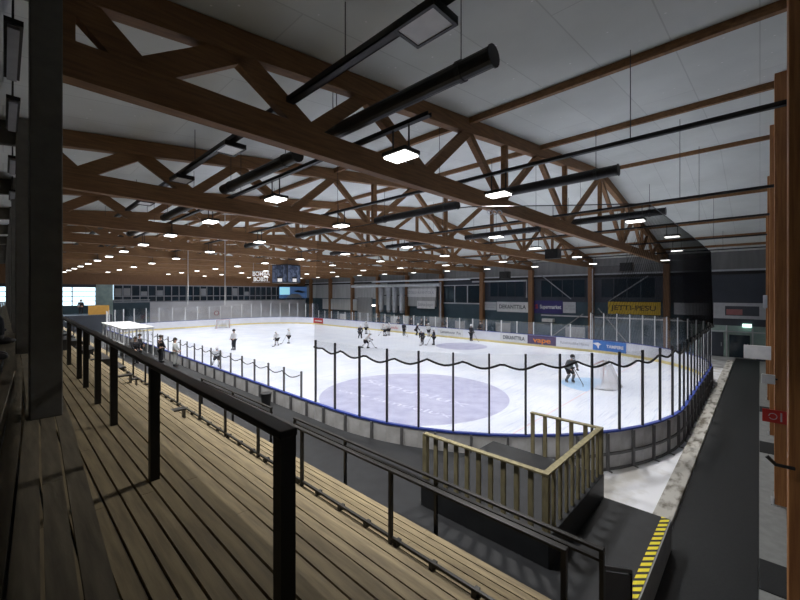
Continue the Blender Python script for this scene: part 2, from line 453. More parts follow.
# ------------------------------------------------------------ floors around the rink
def arc_pts(cx, cy, r, a0, a1, n):
    return [(cx+r*math.cos(R(a0+(a1-a0)*i/n)), cy+r*math.sin(R(a0+(a1-a0)*i/n))) for i in range(n+1)]
def rink_outline(off=0.0, n=24):
    r = RAD+off; p = []
    p += arc_pts(X0+RAD, Y0+RAD, r, 180, 270, n)
    p += arc_pts(X1-RAD, Y0+RAD, r, 270, 360, n)
    p += arc_pts(X1-RAD, Y1-RAD, r, 0, 90, n)
    p += arc_pts(X0+RAD, Y1-RAD, r, 90, 180, n)
    return p
struct(MB().prism(rink_outline(0.0), -0.015, 0.0).build('floor', M['ice']))
struct(B(8.93, 33, 1.73, 7.5, -0.018, -0.008).build('floor', M['wet_concrete']))
tag(B(8.95, 36.5, 1.36, 1.73, -0.01, 0.12).build('concrete_curb', M['curb'], bevel=0.02), 'stained concrete curb between the black aisle and the rink boards', 'curb')
tag(B(2.6, 38.6, 0.02, 1.345, -0.015, 0.02).build('aisle_mat', M['mat_rubber']), 'long black rubber aisle floor beside the timber columns', 'floor mat')
# painted ice
def disc(x, y, r, z, n=64): return MB().prism([(x+r*math.cos(2*math.pi*i/n), y+r*math.sin(2*math.pi*i/n)) for i in range(n)], z-0.001, z)
def ring(x, y, r0, r1, z, n=64):
    s = MB()
    for i in range(n):
        a, b = 2*math.pi*i/n, 2*math.pi*(i+1)/n
        k = len(s.v)
        for rr, t in ((r0,a),(r1,a),(r1,b),(r0,b)): s.v.append((x+rr*math.cos(t), y+rr*math.sin(t), z))
        s.f.append((k,k+1,k+2,k+3))
    return s
CX, CY = 14.1, 12.5
root = empty('face_off_circle', (CX, CY, 0.002), 'large violet painted ice circle with white script behind the near glass', 'painted circle')
d_ = disc(0, 0, 4.6, 0.001).build('paint_disc', M['circle_paint'], root)
for (ua, va, ub, vb, wd_, sz) in ((360, 379, 478, 408, 'Samdelux', 0.95), (334, 389, 452, 417, 'www.samdelux', 0.62)):
    pa, pb_ = at(ua, va), at(ub, vb)
    text(wd_, sz, M['script_ink'], ((pa[0]+pb_[0])/2-CX, (pa[1]+pb_[1])/2-CY, 0.004), (0, 0, math.atan2(pb_[1]-pa[1], pb_[0]-pa[0])), root,
         bold=0.0, fit=math.dist(pa, pb_))
tag(disc(29.8, 20.4, 2.4, 0.003).build('painted_patch', M['circle_paint']), 'faint bluish painted round patch on ice near the far boards', 'ice marking')
GX, GY = 22.25, 6.35
tag(MB().prism([(GX+1.85*math.cos(R(a)), GY+1.85*math.sin(R(a))) for a in range(0, 181, 6)], 0.002, 0.004).build('goal_crease', M['crease_paint']),
    'pale blue half round crease painted in front of the goal', 'ice marking')
tag(B(12.5, 31.5, GY-0.025, GY+0.025, 0.0015, 0.003).build('goal_line', M['red_line']), 'thin red goal line under the net', 'ice marking')

# black walkway between stands and boards, and the raised platform
poly = [(4.0, 1.27), (8.93, 1.27), (8.93, 5.55)] + [p for p in arc_pts(X0+RAD, Y0+RAD, RAD+0.22, 211, 180, 8)] + [(7.48, 58), (4.0, 58)]
struct(MB().prism(poly, -0.01, 0.6).build('floor', M['rubber']))
hz = B(4.6, 8.93, 1.27, 1.40, 0.6, 0.606).build('hazard_strip', M['hazard'])
tag(hz, 'yellow and black hazard strip along the platform edge by the aisle', 'hazard tape')

tag(B(2.7, 8.94, 1.245, 1.268, 0.022, 0.598).build('platform_edge', M['light_floor']), 'grey concrete face of the platform below the hazard strip', 'platform edge')
# ------------------------------------------------------------ rink boards and glass
def path(s):
    q = RAD*math.pi/4
    if s < -q: return X0, Y0+RAD+(-s-q)
    L = X1-X0-2*RAD
    if s <= q:
        t = math.pi*1.25+s/RAD; return X0+RAD+RAD*math.cos(t), Y0+RAD+RAD*math.sin(t)
    if s <= q+L: return X0+RAD+(s-q), Y0
    t = math.pi*1.5+(s-q-L)/RAD
    return X1-RAD+RAD*math.cos(t), Y0+RAD+RAD*math.sin(t)

def board_proto(tall):
    b = bpy.data.objects.new('dasher_board', None); col.objects.link(b)
    B(-0.5, 0.5, -0.02, 0.03, 0.0, 1.055).build('board_panel', M['board_white'], b)
    B(-0.5, 0.5, -0.06, 0.05, 1.055, 1.10).build('cap_rail', M['blue_cap'], b)
    B(-0.5, 0.5, 0.03, 0.042, 0.0, 0.2).build('kick_strip', M['kick'], b)
    B(-0.5, 0.5, -0.032, -0.02, 0.02, 1.04).build('back_panel', M['board_out'], b)
    f = MB(); f.box(-0.03, 0.03, -0.11, -0.032, 0, 1.04); f.box(-0.5, 0.5, -0.075, -0.032, 0.42, 0.49)
    f.box(-0.5, 0.5, -0.075, -0.032, 0.0, 0.06); f.box(-0.02, 0.02, -0.22, -0.12, 0, 0.03)
    f.build('frame', M['board_frame'], b)
    b['category'] = 'rink board'
    return b
bp = board_proto(True)
def glass_proto(h, postm):
    g = bpy.data.objects.new('glass_panel', None); col.objects.link(g)
    B(-0.485, 0.485, -0.006, 0.006, 1.1, 1.1+h).build('pane', M['pane'], g)
    MB().box(0.475, 0.525, -0.03, 0.03, 1.1, 1.12+h).build('support_post', postm, g)
    g['category'] = 'rink glass'
    return g
gp_tall = glass_proto(2.2, M['frame_dark'])
gp_low = glass_proto(0.95, M['board_frame'])
gp_mid = glass_proto(1.15, M['white_metal'])
gp_far = glass_proto(1.9, M['white_metal'])
gp_end = glass_proto(2.2, M['white_metal'])
for o in (bp, gp_tall, gp_low, gp_mid, gp_far, gp_end): remember(o)
def place_panels(points, where, gproto, bgroup):
    """points: polyline nodes with the ice to the LEFT of the direction of travel"""
    n = len(points)-1
    for i in range(n):
        p, q = Vector(points[i]), Vector(points[i+1])
        c = (p+q)/2; L = (q-p).length; rz = math.atan2(q.y-p.y, q.x-p.x)
        b = copy_tree(bp, (c.x, c.y, 0), rz, '%s dasher board %s' % (ORD[i], where), 'dasher boards ' + bgroup)
        b.scale = (L, 1, 1)
        b.name = 'dasher_board'
        if gproto:
            lb = 'tall glass pane' if gproto is gp_tall or gproto is gp_end or gproto is gp_far else 'low glass pane'
            g = copy_tree(gproto, (c.x, c.y, 0), rz, '%s %s %s' % (ORD[i], lb, where), 'rink glass ' + bgroup)
            g.scale = (L, 1, 1); g.name = 'glass_panel'
            if gproto is gp_tall and 'corner' in where and i == 0: B(-0.525, -0.475, -0.03, 0.03, 1.1, 3.32).build('support_post', M['frame_dark'], g)
def arc(cx, cy, a0, a1, n): return arc_pts(cx, cy, RAD, a0, a1, n)
def line(p, q, n): return [(p[0]+(q[0]-p[0])*i/n, p[1]+(q[1]-p[1])*i/n) for i in range(n+1)]
place_panels([path(q) for q in (-7.77, -6.63, -5.46, -4.41, -3.38, -2.37, -1.38, -0.39, 0.57, 1.54, 2.48, 3.43, 4.34, 5.22, 5.97, RAD*math.pi/4)], 'of the near corner, from the stands', gp_tall, 'round the near corner')
place_panels(line((X0+RAD, Y0), (X1-RAD, Y0), 10), 'behind the near goal, from the stands', gp_tall, 'behind the near goal')
place_panels(arc(X1-RAD, Y0+RAD, 270, 360, 13), 'of the corner nearest the exit doors, from the aisle', gp_end, 'round the corner past the near goal')
place_panels(line((X1, Y0+RAD), (X1, Y1-RAD), 24), 'on the advertising side, from the near goal', gp_mid, 'on the advertising side')
place_panels(arc(X1-RAD, Y1-RAD, 0, 90, 9), 'of the corner below the video screen', gp_end, 'round the corner below the screen')
place_panels(line((X1-RAD, Y1), (X0+RAD, Y1), 6), 'below the gallery windows, from the screen', gp_far, 'below the gallery')
place_panels(arc(X0+RAD, Y1-RAD, 90, 180, 8), 'of the corner past the players box, from the gallery', gp_far, 'round the corner by the players box')
ys = path(-7.77)[1]
place_panels([(X0-0.02, 12.4), (X0-0.02, ys)], 'of the stands side beside the tall panes', None, 'beside the tall panes')
place_panels(line((X0-0.02, Y1-RAD), (X0-0.02, 12.4), 30), 'along the stands, from the gallery end', gp_low, 'along the stands')
for o in (bp, gp_tall, gp_low, gp_mid, gp_far, gp_end):
    for k in list(_kids[o.name]): bpy.data.objects.remove(k)
    bpy.data.objects.remove(o)

# ------------------------------------------------------------ safety net above the near glass
S0, S1 = -7.72, RAD*math.pi/4 + (X1-X0-2*RAD) + RAD*math.pi/2
def rope_z(s):
    f = ((s-S0)/1.027 + 0.5) % 1.0
    return 2.93 + 0.16*abs(2*f-1)**1.5 + 0.03*math.sin(s*1.7) + (0.25 if s > 9 else 0.25*max(0, (s-3)/6)) + 0.18*max(0, 1-(s-S0)/0.5)
TOPS = [(S0, 7.7, 11.4), (-2.4, 7.7, 5.3), (1.2, 10.5, 1.9), (RAD*math.pi/4, X0+RAD, 1.9)]
def net_top(s):
    for a, b in zip(TOPS, TOPS[1:]):
        if a[0] <= s <= b[0]:
            t = (s-a[0])/(b[0]-a[0]); return a[1]+(b[1]-a[1])*t, a[2]+(b[2]-a[2])*t
    return path(s)
nt_ = MB(); rp = []; N = 300
for i in range(N+1):
    s = S0+(S1-S0)*i/N; x, y = path(s)
    d = Vector((x-min(max(x, X0+RAD), X1-RAD), y-max(y, Y0+RAD), 0))
    d = d.normalized()*0.10 if d.length else d
    x += d.x; y += d.y
    zb = rope_z(s); rp.append((x, y, zb))
    tx, ty = net_top(s)
    nt_.v += [(x, y, zb), (tx, ty, 7.1 + 0.1*min(max(s, 0)/10, 1))]
for i in range(N): nt_.f.append((2*i, 2*i+2, 2*i+3, 2*i+1))
net = empty('safety_net', (0, 0, 0), 'black protective netting hung round the near goal end above the glass', 'safety net')
nt_.build('net_mesh', M['net'], net)
MB().tube(rp, 0.032, 6).build('bottom_rope', M['rope'], net)
MB().tube([(nt_.v[2*i+1]) for i in range(0, N+1, 4)], 0.012, 6).build('top_cable', M['dark_metal'], net)

# ------------------------------------------------------------ roof trusses
TB, TT = 7.44, 7.87     # bottom chord
def top_edge(x): return roof(x) - 0.02
tops = [0.55, 2.44, 5.0, 8.67, 13.2, 20.4, 27.3, 31.5, 34.6, 37.0]
bots = [1.2, 3.7, 6.86, 10.55, 15.9, 24.6, 29.5, 33.0, 35.7]
def truss():
    t = empty('roof_truss', (0, 0, 0), '', 'roof truss', 'glued timber trusses')
    w = 0.11
    MB().prism_xz([(0.2, TB), (39.1, TB), (39.1, TT), (0.2, TT)], -w, w).build('bottom_chord', M['glulam'], t)
    MB().prism_xz([(0.2, top_edge(0.2)-0.38), (RIDGE, top_edge(RIDGE)-0.38), (RIDGE, top_edge(RIDGE)), (0.2, top_edge(0.2))], -w, w).build('top_chord', M['glulam'], t)
    MB().prism_xz([(RIDGE, top_edge(RIDGE)-0.38), (39.1, TT-0.05), (39.1, top_edge(39.1)), (RIDGE, top_edge(RIDGE))], -w, w).build('top_chord', M['glulam'], t)
    def wd(x): return 0.31 if x < 3.5 else 0.25 if x < 8 else 0.19
    seq = []
    for i in range(len(bots)):
        seq.append((tops[i], bots[i])); seq.append((tops[i+1], bots[i]))
    for a, b in seq:
        lo = top_edge(a)-0.33
        if lo - TT < 0.15: continue
        W = wd(min(a, b)) if a < RIDGE else 0.2
        MB().bar((a, 0, lo), (b, 0, TT-0.06), W, 0.16, (0, 1, 0)).build('diagonal_brace', M['glulam'], t)
    for x in (0.4,):
        B(x-0.17, x+0.17, -0.1, 0.1, TT, top_edge(x)-0.3).build('king_post', M['glulam'], t)
    for x in (10.75, 15.75, 20.4, 24.7, 29.6):
        B(x-0.09, x+0.09, -0.08, 0.08, TT-0.02, top_edge(x)-0.3).build('king_post', M['glulam'], t)
    # drop gussets of the dark end over the left column
    return t
tr = truss(); remember(tr)
for k, y in enumerate(TRY):
    if k == 0: o = tr; o.location = (0, y, 0)
    else: o = copy_tree(tr, (0, y, 0)); o.name = 'roof_truss'
    o['label'] = 'brown glued timber roof truss spanning the hall, %s from the camera end' % ORD[k]
# purlins
for k, x in enumerate((8.67, 13.2, 20.4, 26.2, 30.7, 34.4, 37.0)):
    z = roof(x)
    tag(MB().prism_xz([(x-0.055, z-0.17), (x+0.055, z-0.17), (x+0.055, z-0.005), (x-0.055, z-0.005)], -0.7, 61.9).build('roof_purlin', M['glulam']),
        'long brown purlin under the ceiling, %s counted from the stands' % ORD[k], 'purlin', 'ceiling purlins')
# beams of the lower roof over the back of the stands
for k, y in enumerate(TRY):
    tag(MB().prism_xz([(WL, roof(WL)-0.45), (0.2, roof(0.2)-0.5), (0.2, roof(0.2)-0.01), (WL, roof(WL)-0.01)], y-0.1, y+0.1).build('side_roof_beam', M['column_grey']),
        'grey beam over the back of the stands, %s from the camera end' % ORD[k], 'beam', 'beams over the back of the stands')
# grey concrete columns along the stands
for k, y in enumerate(TRY):
    tag(B(0.185, 0.435, y-0.42, y-0.13, 3.71, roof(0.2)-0.01).build('concrete_column', M['column_grey'], bevel=0.01),
        'square grey column on the upper tread, %s from the camera end' % ORD[k], 'column', 'grey columns on the stands')
    # timber columns on the opposite wall
for k, y in enumerate(TRY):
    tag(B(38.75, 39.25, y-0.22, y+0.22, -0.015, TB).build('timber_wall_column', M['wall_col']),
        'square timber column at the advertising wall, %s from the aisle end' % ORD[k], 'column', 'timber columns at the advertising wall')
# timber columns along the near gable beside the aisle
xs_c = [6.75, 12.75, 18.75, 24.75, 30.75]
for k, x in enumerate(xs_c):
    z = roof(x)
    tag(B(x-0.2, x+0.2, -0.72, -0.25, 0.0, z-0.01).build('aisle_column', M['glulam_col'], bevel=0.01),
        'tall glued timber column beside the black aisle, %s from the stands' % ORD[k], 'column', 'timber columns beside the aisle')
    tag(MB().box(x-0.26, x+0.26, -0.74, -0.19, 0.004, 0.02).box(x-0.22, x+0.22, -0.25, -0.235, 0.02, 0.16).build('column_shoe', M['steel']),
        'steel shoe at the foot of the %s timber column from the stands' % ORD[k], 'column base', 'column shoes beside the aisle')

# ------------------------------------------------------------ ceiling lamps, trays and radiant tubes
ZL = 7.36
rows = [(4.8, 4.55, 4.4), (8.3, 4.6, 6.2), (14.5, 3.0, 5.15), (19.6, 2.7, 6.0), (26.3, 3.4, 5.4), (33.3, 5.0, 4.9)]
def lamp_proto():
    l = empty('ceiling_lamp', (0, 0, 0), '', 'ceiling lamp', 'lit ceiling lamps over the rink')
    h = MB(); h.box(-0.20, 0.20, -0.28, 0.28, 0.04, 0.11); hs = h.build('housing', M['dark_metal'], l, bevel=0.01)
    s = MB()
    for sy in (-0.135, 0.135):
        s.prism([(-0.17, sy-0.115), (0.17, sy-0.115), (0.17, sy+0.115), (-0.17, sy+0.115)], 0.0, 0.04)
    s.build('lens', M['lamp_lens'], hs)
    B(-0.012, 0.012, -0.2, -0.18, 0.11, 0.53).build('bracket', M['dark_metal'], l); B(-0.012, 0.012, 0.18, 0.2, 0.11, 0.53).build('bracket', M['dark_metal'], l)
    return l
lp = lamp_proto(); remember(lp)
light_d = bpy.data.lights.new('lamp_light', 'AREA')
light_d.shape = 'RECTANGLE'; light_d.size = 0.34; light_d.size_y = 0.5; light_d.energy = LAMP_W
light_d.spread = R(118)
light_d.color = (1.0, 0.97, 0.93)
first = True
for r, (x, y0, per) in enumerate(rows):
    for k in range(14):
        y = y0+per*k
        if y > 58.5: continue
        zz = ZL
        if first: o = lp; first = False; o.location = (x, y, zz)
        else: o = copy_tree(lp, (x, y, zz)); o.name = 'ceiling_lamp'
        o['label'] = '%s lit lamp from the camera end on the %s cable tray from the stands' % (ORD[k], ORD[r+1])
        L = bpy.data.objects.new('lamp_light', light_d); col.objects.link(L); L.location = (x, y, zz-0.02)
    tr_ = empty('cable_tray', (x, 0, 0), 'thin dark cable tray under the roof, %s counted from the stands' % ORD[r+1], 'cable tray', 'cable trays with lamps')
    zt = ZL+0.53
    ya = 3.9 if r == 0 else -0.6
    t = MB(); t.box(-0.05, -0.035, ya, 61, zt, zt+0.07); t.box(0.035, 0.05, ya, 61, zt, zt+0.07); t.box(-0.05, 0.05, ya, 61, zt, zt+0.012)
    t.build('tray', M['dark_metal'], tr_)
    for q in range(13):
        y = 1.8+4.6*q
        if y < ya: continue
        MB().tube([(0, y, zt+0.05), (0, y, roof(x)-0.01)], 0.008, 5).build('hanger_rod', M['dark_metal'], tr_)
# row of unlit floodlights nearest the stands
ux = 3.3
tr_ = empty('cable_tray', (ux, 0, 0), 'thin dark cable tray with unlit floodlights, first from the stands', 'cable tray', 'cable trays with lamps')
t = MB(); t.box(-0.07, -0.045, -0.6, 61, 8.16, 8.25); t.box(0.045, 0.07, -0.6, 61, 8.16, 8.25); t.box(-0.07, 0.07, -0.6, 61, 8.16, 8.17)
t.build('tray', M['dark_metal'], tr_)
for q in range(10):
    MB().tube([(0, 4.2+6*q, 8.2), (0, 4.2+6*q, roof(ux)-0.01)], 0.008, 5).build('hanger_rod', M['dark_metal'], tr_)
fl = None
for k, y in enumerate((2.75, 8.1, 11.2, 15.0, 21.0, 27.0)):
    if fl is None:
        fl = empty('floodlight', (0, 0, 0), '', 'floodlight', 'unlit floodlights by the stands')
        MB().box(-0.22, 0.22, -0.3, 0.3, 0.03, 0.10).box(-0.22, -0.18, -0.3, 0.3, 0, 0.03).box(0.18, 0.22, -0.3, 0.3, 0, 0.03)\
            .box(-0.18, 0.18, -0.3, -0.26, 0, 0.03).box(-0.18, 0.18, 0.26, 0.3, 0, 0.03).build('housing', M['black_metal'], fl)
        B(-0.18, 0.18, -0.26, 0.26, 0.012, 0.028).build('lens', M['lens_off'], [c for c in col.objects if c.parent == fl][0])
        B(-0.02, 0.02, -0.02, 0.02, 0.10, 0.16).build('bracket', M['black_metal'], fl)
        o = fl; remember(fl)
    else: o = copy_tree(fl); o.name = 'floodlight'
    o.location = (ux, y, 8.0)
    o['label'] = 'unlit square floodlight under the tray by the stands, %s from the camera end' % ORD[k]
# radiant heater tubes
rad = empty('radiant_heater', (0, 0, 0), '', 'radiant heater', 'black radiant tubes under the roof')
MB().tube([(0, 0, 0), (0, 4.0, 0)], 0.135, 16).build('tube', M['black_metal'], rad, smooth=False)
MB().tube([(0, -0.02, 0), (0, 0.0, 0)], 0.15, 16).build('end_cap', M['dark_metal'], rad)
for y in (0.5, 3.5): MB().tube([(0, y, 0.13), (0, y, 1.1)], 0.008, 5).tube([(0, y-0.04, 0), (0, y+0.04, 0)], 0.15, 16).build('hanger', M['dark_metal'], rad)
remember(rad)
first = True
for r, (x, z) in enumerate(((4.45, 8.12), (10.5, 8.05), (17.0, 8.05))):
    for k in range(6):
        if first: o = rad; first = False
        else: o = copy_tree(rad); o.name = 'radiant_heater'
        o.location = (x, 2.55 if k == 0 else 7.35+6*(k-1), z - (0.0 if k == 0 else 0.1))
        o['label'] = 'black radiant tube heater, %s from the camera end, %s row from the stands' % (ORD[k], ORD[r])
# strip lights over the back of the stands
sl = empty('strip_light', (0, 0, 0), '', 'strip light', 'strip lights over the back of the stands')
B(-0.08, 0.08, -0.8, 0.8, 0.04, 0.10).build('housing', M['black_metal'], sl)
B(-0.05, 0.05, -0.76, 0.76, 0.0, 0.04).build('diffuser', M['grey_metal'], sl)
B(-0.01, 0.01, -0.4, 0.4, 0.10, 0.6).build('hanger', M['black_metal'], sl); remember(sl)
for k, y in enumerate((4.1, 6.9, 9.3, 13.0, 17.0)):
    o = sl if k == 0 else copy_tree(sl); o.name = 'strip_light'
    o.location = (0.0+0.012*y, y, 8.0-0.0*y)
    o['label'] = 'slim unlit strip light behind the grey columns, %s from the camera end' % ORD[k]

# ------------------------------------------------------------ stands
def deck(name, x0, x1, z, y0, y1, label, n, skew=None, m='plank'):
    t = empty(name, ((x0+x1)/2, (y0+y1)/2, z), label, 'bleacher tread', 'wooden bleacher treads')
    s = MB(); w = (x1-x0)/n
    ox, oy = (x0+x1)/2, (y0+y1)/2
    for i in range(n):
        a, b = x0+i*w+0.008, x0+(i+1)*w-0.008
        breaks = [y0] + [y0 + 4.2*j + ((i % 3)*1.4) for j in range(1, int((y1-y0)/4.2))] + [y1]
        for ya, yb in zip(breaks, breaks[1:]):
            if skew:
                sa, sb = skew(ya), skew(yb)
                k = len(s.v)
                for zz in (-0.035, 0.0):
                    s.v += [(a+sa-ox, ya-oy+0.002, zz), (b+sa-ox, ya-oy+0.002, zz), (b+sb-ox, yb-oy-0.002, zz), (a+sb-ox, yb-oy-0.002, zz)]
                s.f += [tuple(k+q for q in p) for p in ((0,3,2,1),(4,5,6,7),(0,1,5,4),(1,2,6,5),(2,3,7,6),(3,0,4,7))]
            else:
                s.box(a-ox, b-ox, ya-oy+0.002, yb-oy-0.002, -0.035, 0.0)
    s.build('planks', M[m], t)
    return t
YS, YE = -0.7, 56.5
deck('bleacher_tread', 0.10, 1.16, 3.42, YS, YE, 'weathered plank tread carrying the heavy near railing', 10)
deck('bleacher_tread', 1.12, 1.84, 2.955, YS, YE, 'weathered plank tread one step below the near railing', 6)
deck('bleacher_tread', 1.80, 2.50, 2.49, YS, YE, 'weathered plank tread halfway down the stands', 6)
deck('bleacher_tread', 2.46, 3.16, 2.02, YS, YE, 'weathered plank tread one step above the thin railing', 6)
deck('bleacher_tread', 3.12, 4.25, 1.56, YS, YE, 'lowest plank walkway under the thin black railing', 10)
def skew(y): return 0.045*(min(y, 7.6)-7.6)
deck('bleacher_tread', 0.0, 0.60, 3.71, YS, YE, 'dark upper plank deck around the grey columns', 5, skew, 'plank_grey_shaded')
deck('bleacher_tread', -1.9, 0.16, 4.10, YS, YE, 'raised plank deck carrying the seated spectators behind the columns', 18, skew, 'plank_grey_shaded')
deck('bleacher_tread', -3.6, -1.95, 4.50, YS, YE, 'plank deck behind the seated spectators', 8, lambda y: 0.045*(min(y, 7.6)-7.6))
deck('bleacher_tread', -7.9, -3.7, 4.9, YS, YE, 'topmost plank deck against the back wall', 12)
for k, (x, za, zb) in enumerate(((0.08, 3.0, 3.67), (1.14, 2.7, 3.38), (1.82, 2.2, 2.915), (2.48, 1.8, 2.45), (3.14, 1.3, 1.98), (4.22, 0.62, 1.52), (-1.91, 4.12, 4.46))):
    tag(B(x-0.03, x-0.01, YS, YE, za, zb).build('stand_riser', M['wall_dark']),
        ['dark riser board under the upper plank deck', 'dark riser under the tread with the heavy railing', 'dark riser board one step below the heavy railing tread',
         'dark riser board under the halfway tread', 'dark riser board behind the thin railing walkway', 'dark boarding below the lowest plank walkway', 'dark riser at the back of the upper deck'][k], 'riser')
tag(B(0.7, 4.15, YE+0.02, YE+0.1, 0, 2.3).build('stand_end_panel', M['wall_dark']), 'dark end panel closing the stands at the gallery end', 'panel')

def railing(name, x, zt, zb, y0, y1, posts, label, rw, pw, basebar=False, second=False):
    t = empty(name, (x, y0, zb), label, 'railing')
    B(-rw/2, rw/2, 0, y1-y0, zt-zb-0.035, zt-zb).build('top_rail', M['rail_metal'], t, bevel=0.006)
    if second: B(-rw/2, rw/2, 0, y1-y0, zt-zb-0.14, zt-zb-0.11).build('lower_rail', M['rail_metal'], t)
    for p in posts: B(-pw/2, pw/2, p-y0-pw/2, p-y0+pw/2, 0, zt-zb-0.03).build('post', M['rail_metal'], t)
    if basebar:
        b = MB(); b.box(-0.02, 0.02, 0, y1-y0, 0.07, 0.10)
        b.box(0.05, 0.08, 0, y1-y0, 0.005, 0.03)
        k = y0+0.4
        while k < y1:
            b.box(-0.025, 0.08, k-y0-0.03, k-y0+0.03, 0, 0.075); k += 0.62
        b.build('foot_bar', M['rail_metal'], t)
    return t
rail_ = railing('hand_railing', 0.85, 4.41, 3.42, 1.47, 19, [1.51, 3.73, 5.61, 6.86, 8.17, 9.1, 11, 13, 15, 17, 18.95],
        'heavy black handrail on posts running down beside the camera position', 0.085, 0.07)
rail_.rotation_euler = (0, 0, -0.0157)
railing('hand_railing', 3.68, 2.58, 1.56, 1.32, 44, [1.35, 3.68, 5.92, 7.6, 9.3, 11.0] + [12.9+1.9*i for i in range(16)],
        'thin black railing with foot bar on the lowest plank walkway', 0.075, 0.05, basebar=True)
railing('hand_railing', 4.40, 2.28, 0.6, 1.2, 7.4, [1.22, 3.46, 5.6, 7.37], 'short double black handrail beside the lower platform', 0.06, 0.045, second=True)
railing('hand_railing', 4.40, 2.28, 0.6, 8.4, 13.0, [8.43, 10.6, 12.97], 'short double black handrail farther along the lower walkway', 0.06, 0.045, second=True)
# low gate panel by the platform stairs
t = empty('gate_panel', (4.45, 1.22, 0.6), 'low black framed panel at the foot of the short handrail', 'gate')
MB().bar((0, 0, 1.45), (1.18, 0, 0.78), 0.04, 0.04).box(1.16, 1.2, -0.02, 0.02, 0, 0.78).box(-0.02, 0.02, -0.02, 0.02, 0, 1.45).build('frame', M['rail_metal'], t)
MB().prism_xz([(0.02, 0.05), (1.16, 0.05), (1.16, 0.74), (0.02, 1.40)], -0.008, 0.008).build('infill', M['rubber'], t)

# small steps on the treads
for k, (x, y, z) in enumerate(((2.02, 16.7, 2.49), (2.2, 12.8, 2.49), (2.72, 10.0, 2.02), (2.02, 20.5, 2.49), (2.7, 14.6, 2.02))):
    tag(MB().box(x-0.28, x+0.28, y-0.12, y+0.12, z+0.20, z+0.235).box(x+0.25, x+0.28, y-0.1, y+0.1, z, z+0.2).box(x-0.28, x-0.25, y-0.1, y+0.1, z, z+0.2).build('bleacher_step', M['rail_metal']),
        ['dark low step on the halfway tread, between two others', 'dark low step on the halfway tread, closest to camera', 'dark low step above the thin railing, closest to camera',
         'dark low step on the halfway tread, farthest along the stands', 'dark low step above the thin railing, farther along the stands'][k], 'step', 'small steps on the stands')
# seat benches farther along the stands
bench = None; n_ = 0
for j, (x, z) in enumerate(((1.5, 2.955), (2.15, 2.49), (2.8, 2.02), (3.35, 1.56))):
    for k in range(9):
        if bench is None:
            bench = empty('seat_bench', (0, 0, 0), '', 'bench', 'dark benches on the stands')
            B(-0.17, 0.17, -0.85, 0.85, 0.34, 0.39).build('seat', M['black_metal'], bench)
            B(-0.12, 0.12, -0.7, -0.66, 0, 0.34).build('leg', M['dark_metal'], bench)
            B(-0.12, 0.12, 0.66, 0.7, 0, 0.34).build('leg', M['dark_metal'], bench)
            remember(bench); o = bench
        else: o = copy_tree(bench)
        o.name = 'seat_bench'
        o.location = (x, 18.6+0.4*j+3.9*k, z)
        o['label'] = 'dark bench, %s along the %s tread below the upper deck' % (ORD[k], ORD[j])
# orange board, far stands
tag(B(7.0, 9.0, 57.9, 58.1, 2.4, 3.5).build('orange_board', M['orange_box']), 'orange-yellow board standing at the end of the stands', 'board')

# ------------------------------------------------------------ timber guard round the platform
Z2, Z1 = 2.08, 1.1
g = empty('timber_guard', (6.05, 2.5, Z1), 'timber guard rail with upright slats round the black platform', 'guard rail')
ax, bx, ay, cy_, dy_ = 6.05, 8.9, 2.5, 5.05, 4.05
def loc(x, y, z): return (x-ax, y-ay, z-Z1)
def rail_part(p, q): MB().bar(loc(*p), loc(*q), 0.11, 0.035).build('top_rail', M['timber'], g, bevel=0.004)
rail_part((ax, ay-0.05, Z2), (ax, cy_, Z2)); rail_part((ax-0.05, ay, Z2+0.001), (bx+0.05, ay, Z2+0.001)); rail_part((bx, ay-0.05, Z2), (bx, dy_, Z2))
def slat(x, y, w=0.085, z0=Z1): 
    B(x-ax-w/2, x-ax+w/2, y-ay-0.02, y-ay+0.02, z0-Z1, Z2-Z1-0.018).build('slat', M['timber'], g)
def slat_y(x, y, w=0.085, z0=Z1):
    B(x-ax-0.02, x-ax+0.02, y-ay-w/2, y-ay+w/2, z0-Z1, Z2-Z1-0.018).build('slat', M['timber'], g)
for i in range(10): slat_y(ax, ay+0.26+i*(cy_-ay-0.3)/9)
for i in range(9): slat(ax+0.3+i*(bx-ax-0.5)/8, ay)
for i in range(5): slat_y(bx, ay+0.3+i*(dy_-ay-0.34)/4)
for x, y in ((ax, ay), (bx, ay), (ax, cy_-0.03)):
    B(x-ax-0.05, x-ax+0.05, y-ay-0.05, y-ay+0.05, 0.0, Z2-Z1-0.018).build('corner_post', M['timber'], g)
tag(B(5.98, 8.92, 2.43, 5.1, 0.6, 1.1).build('platform_box', M['rubber'], bevel=0.01), 'black rubber covered box platform inside the timber guard', 'platform')

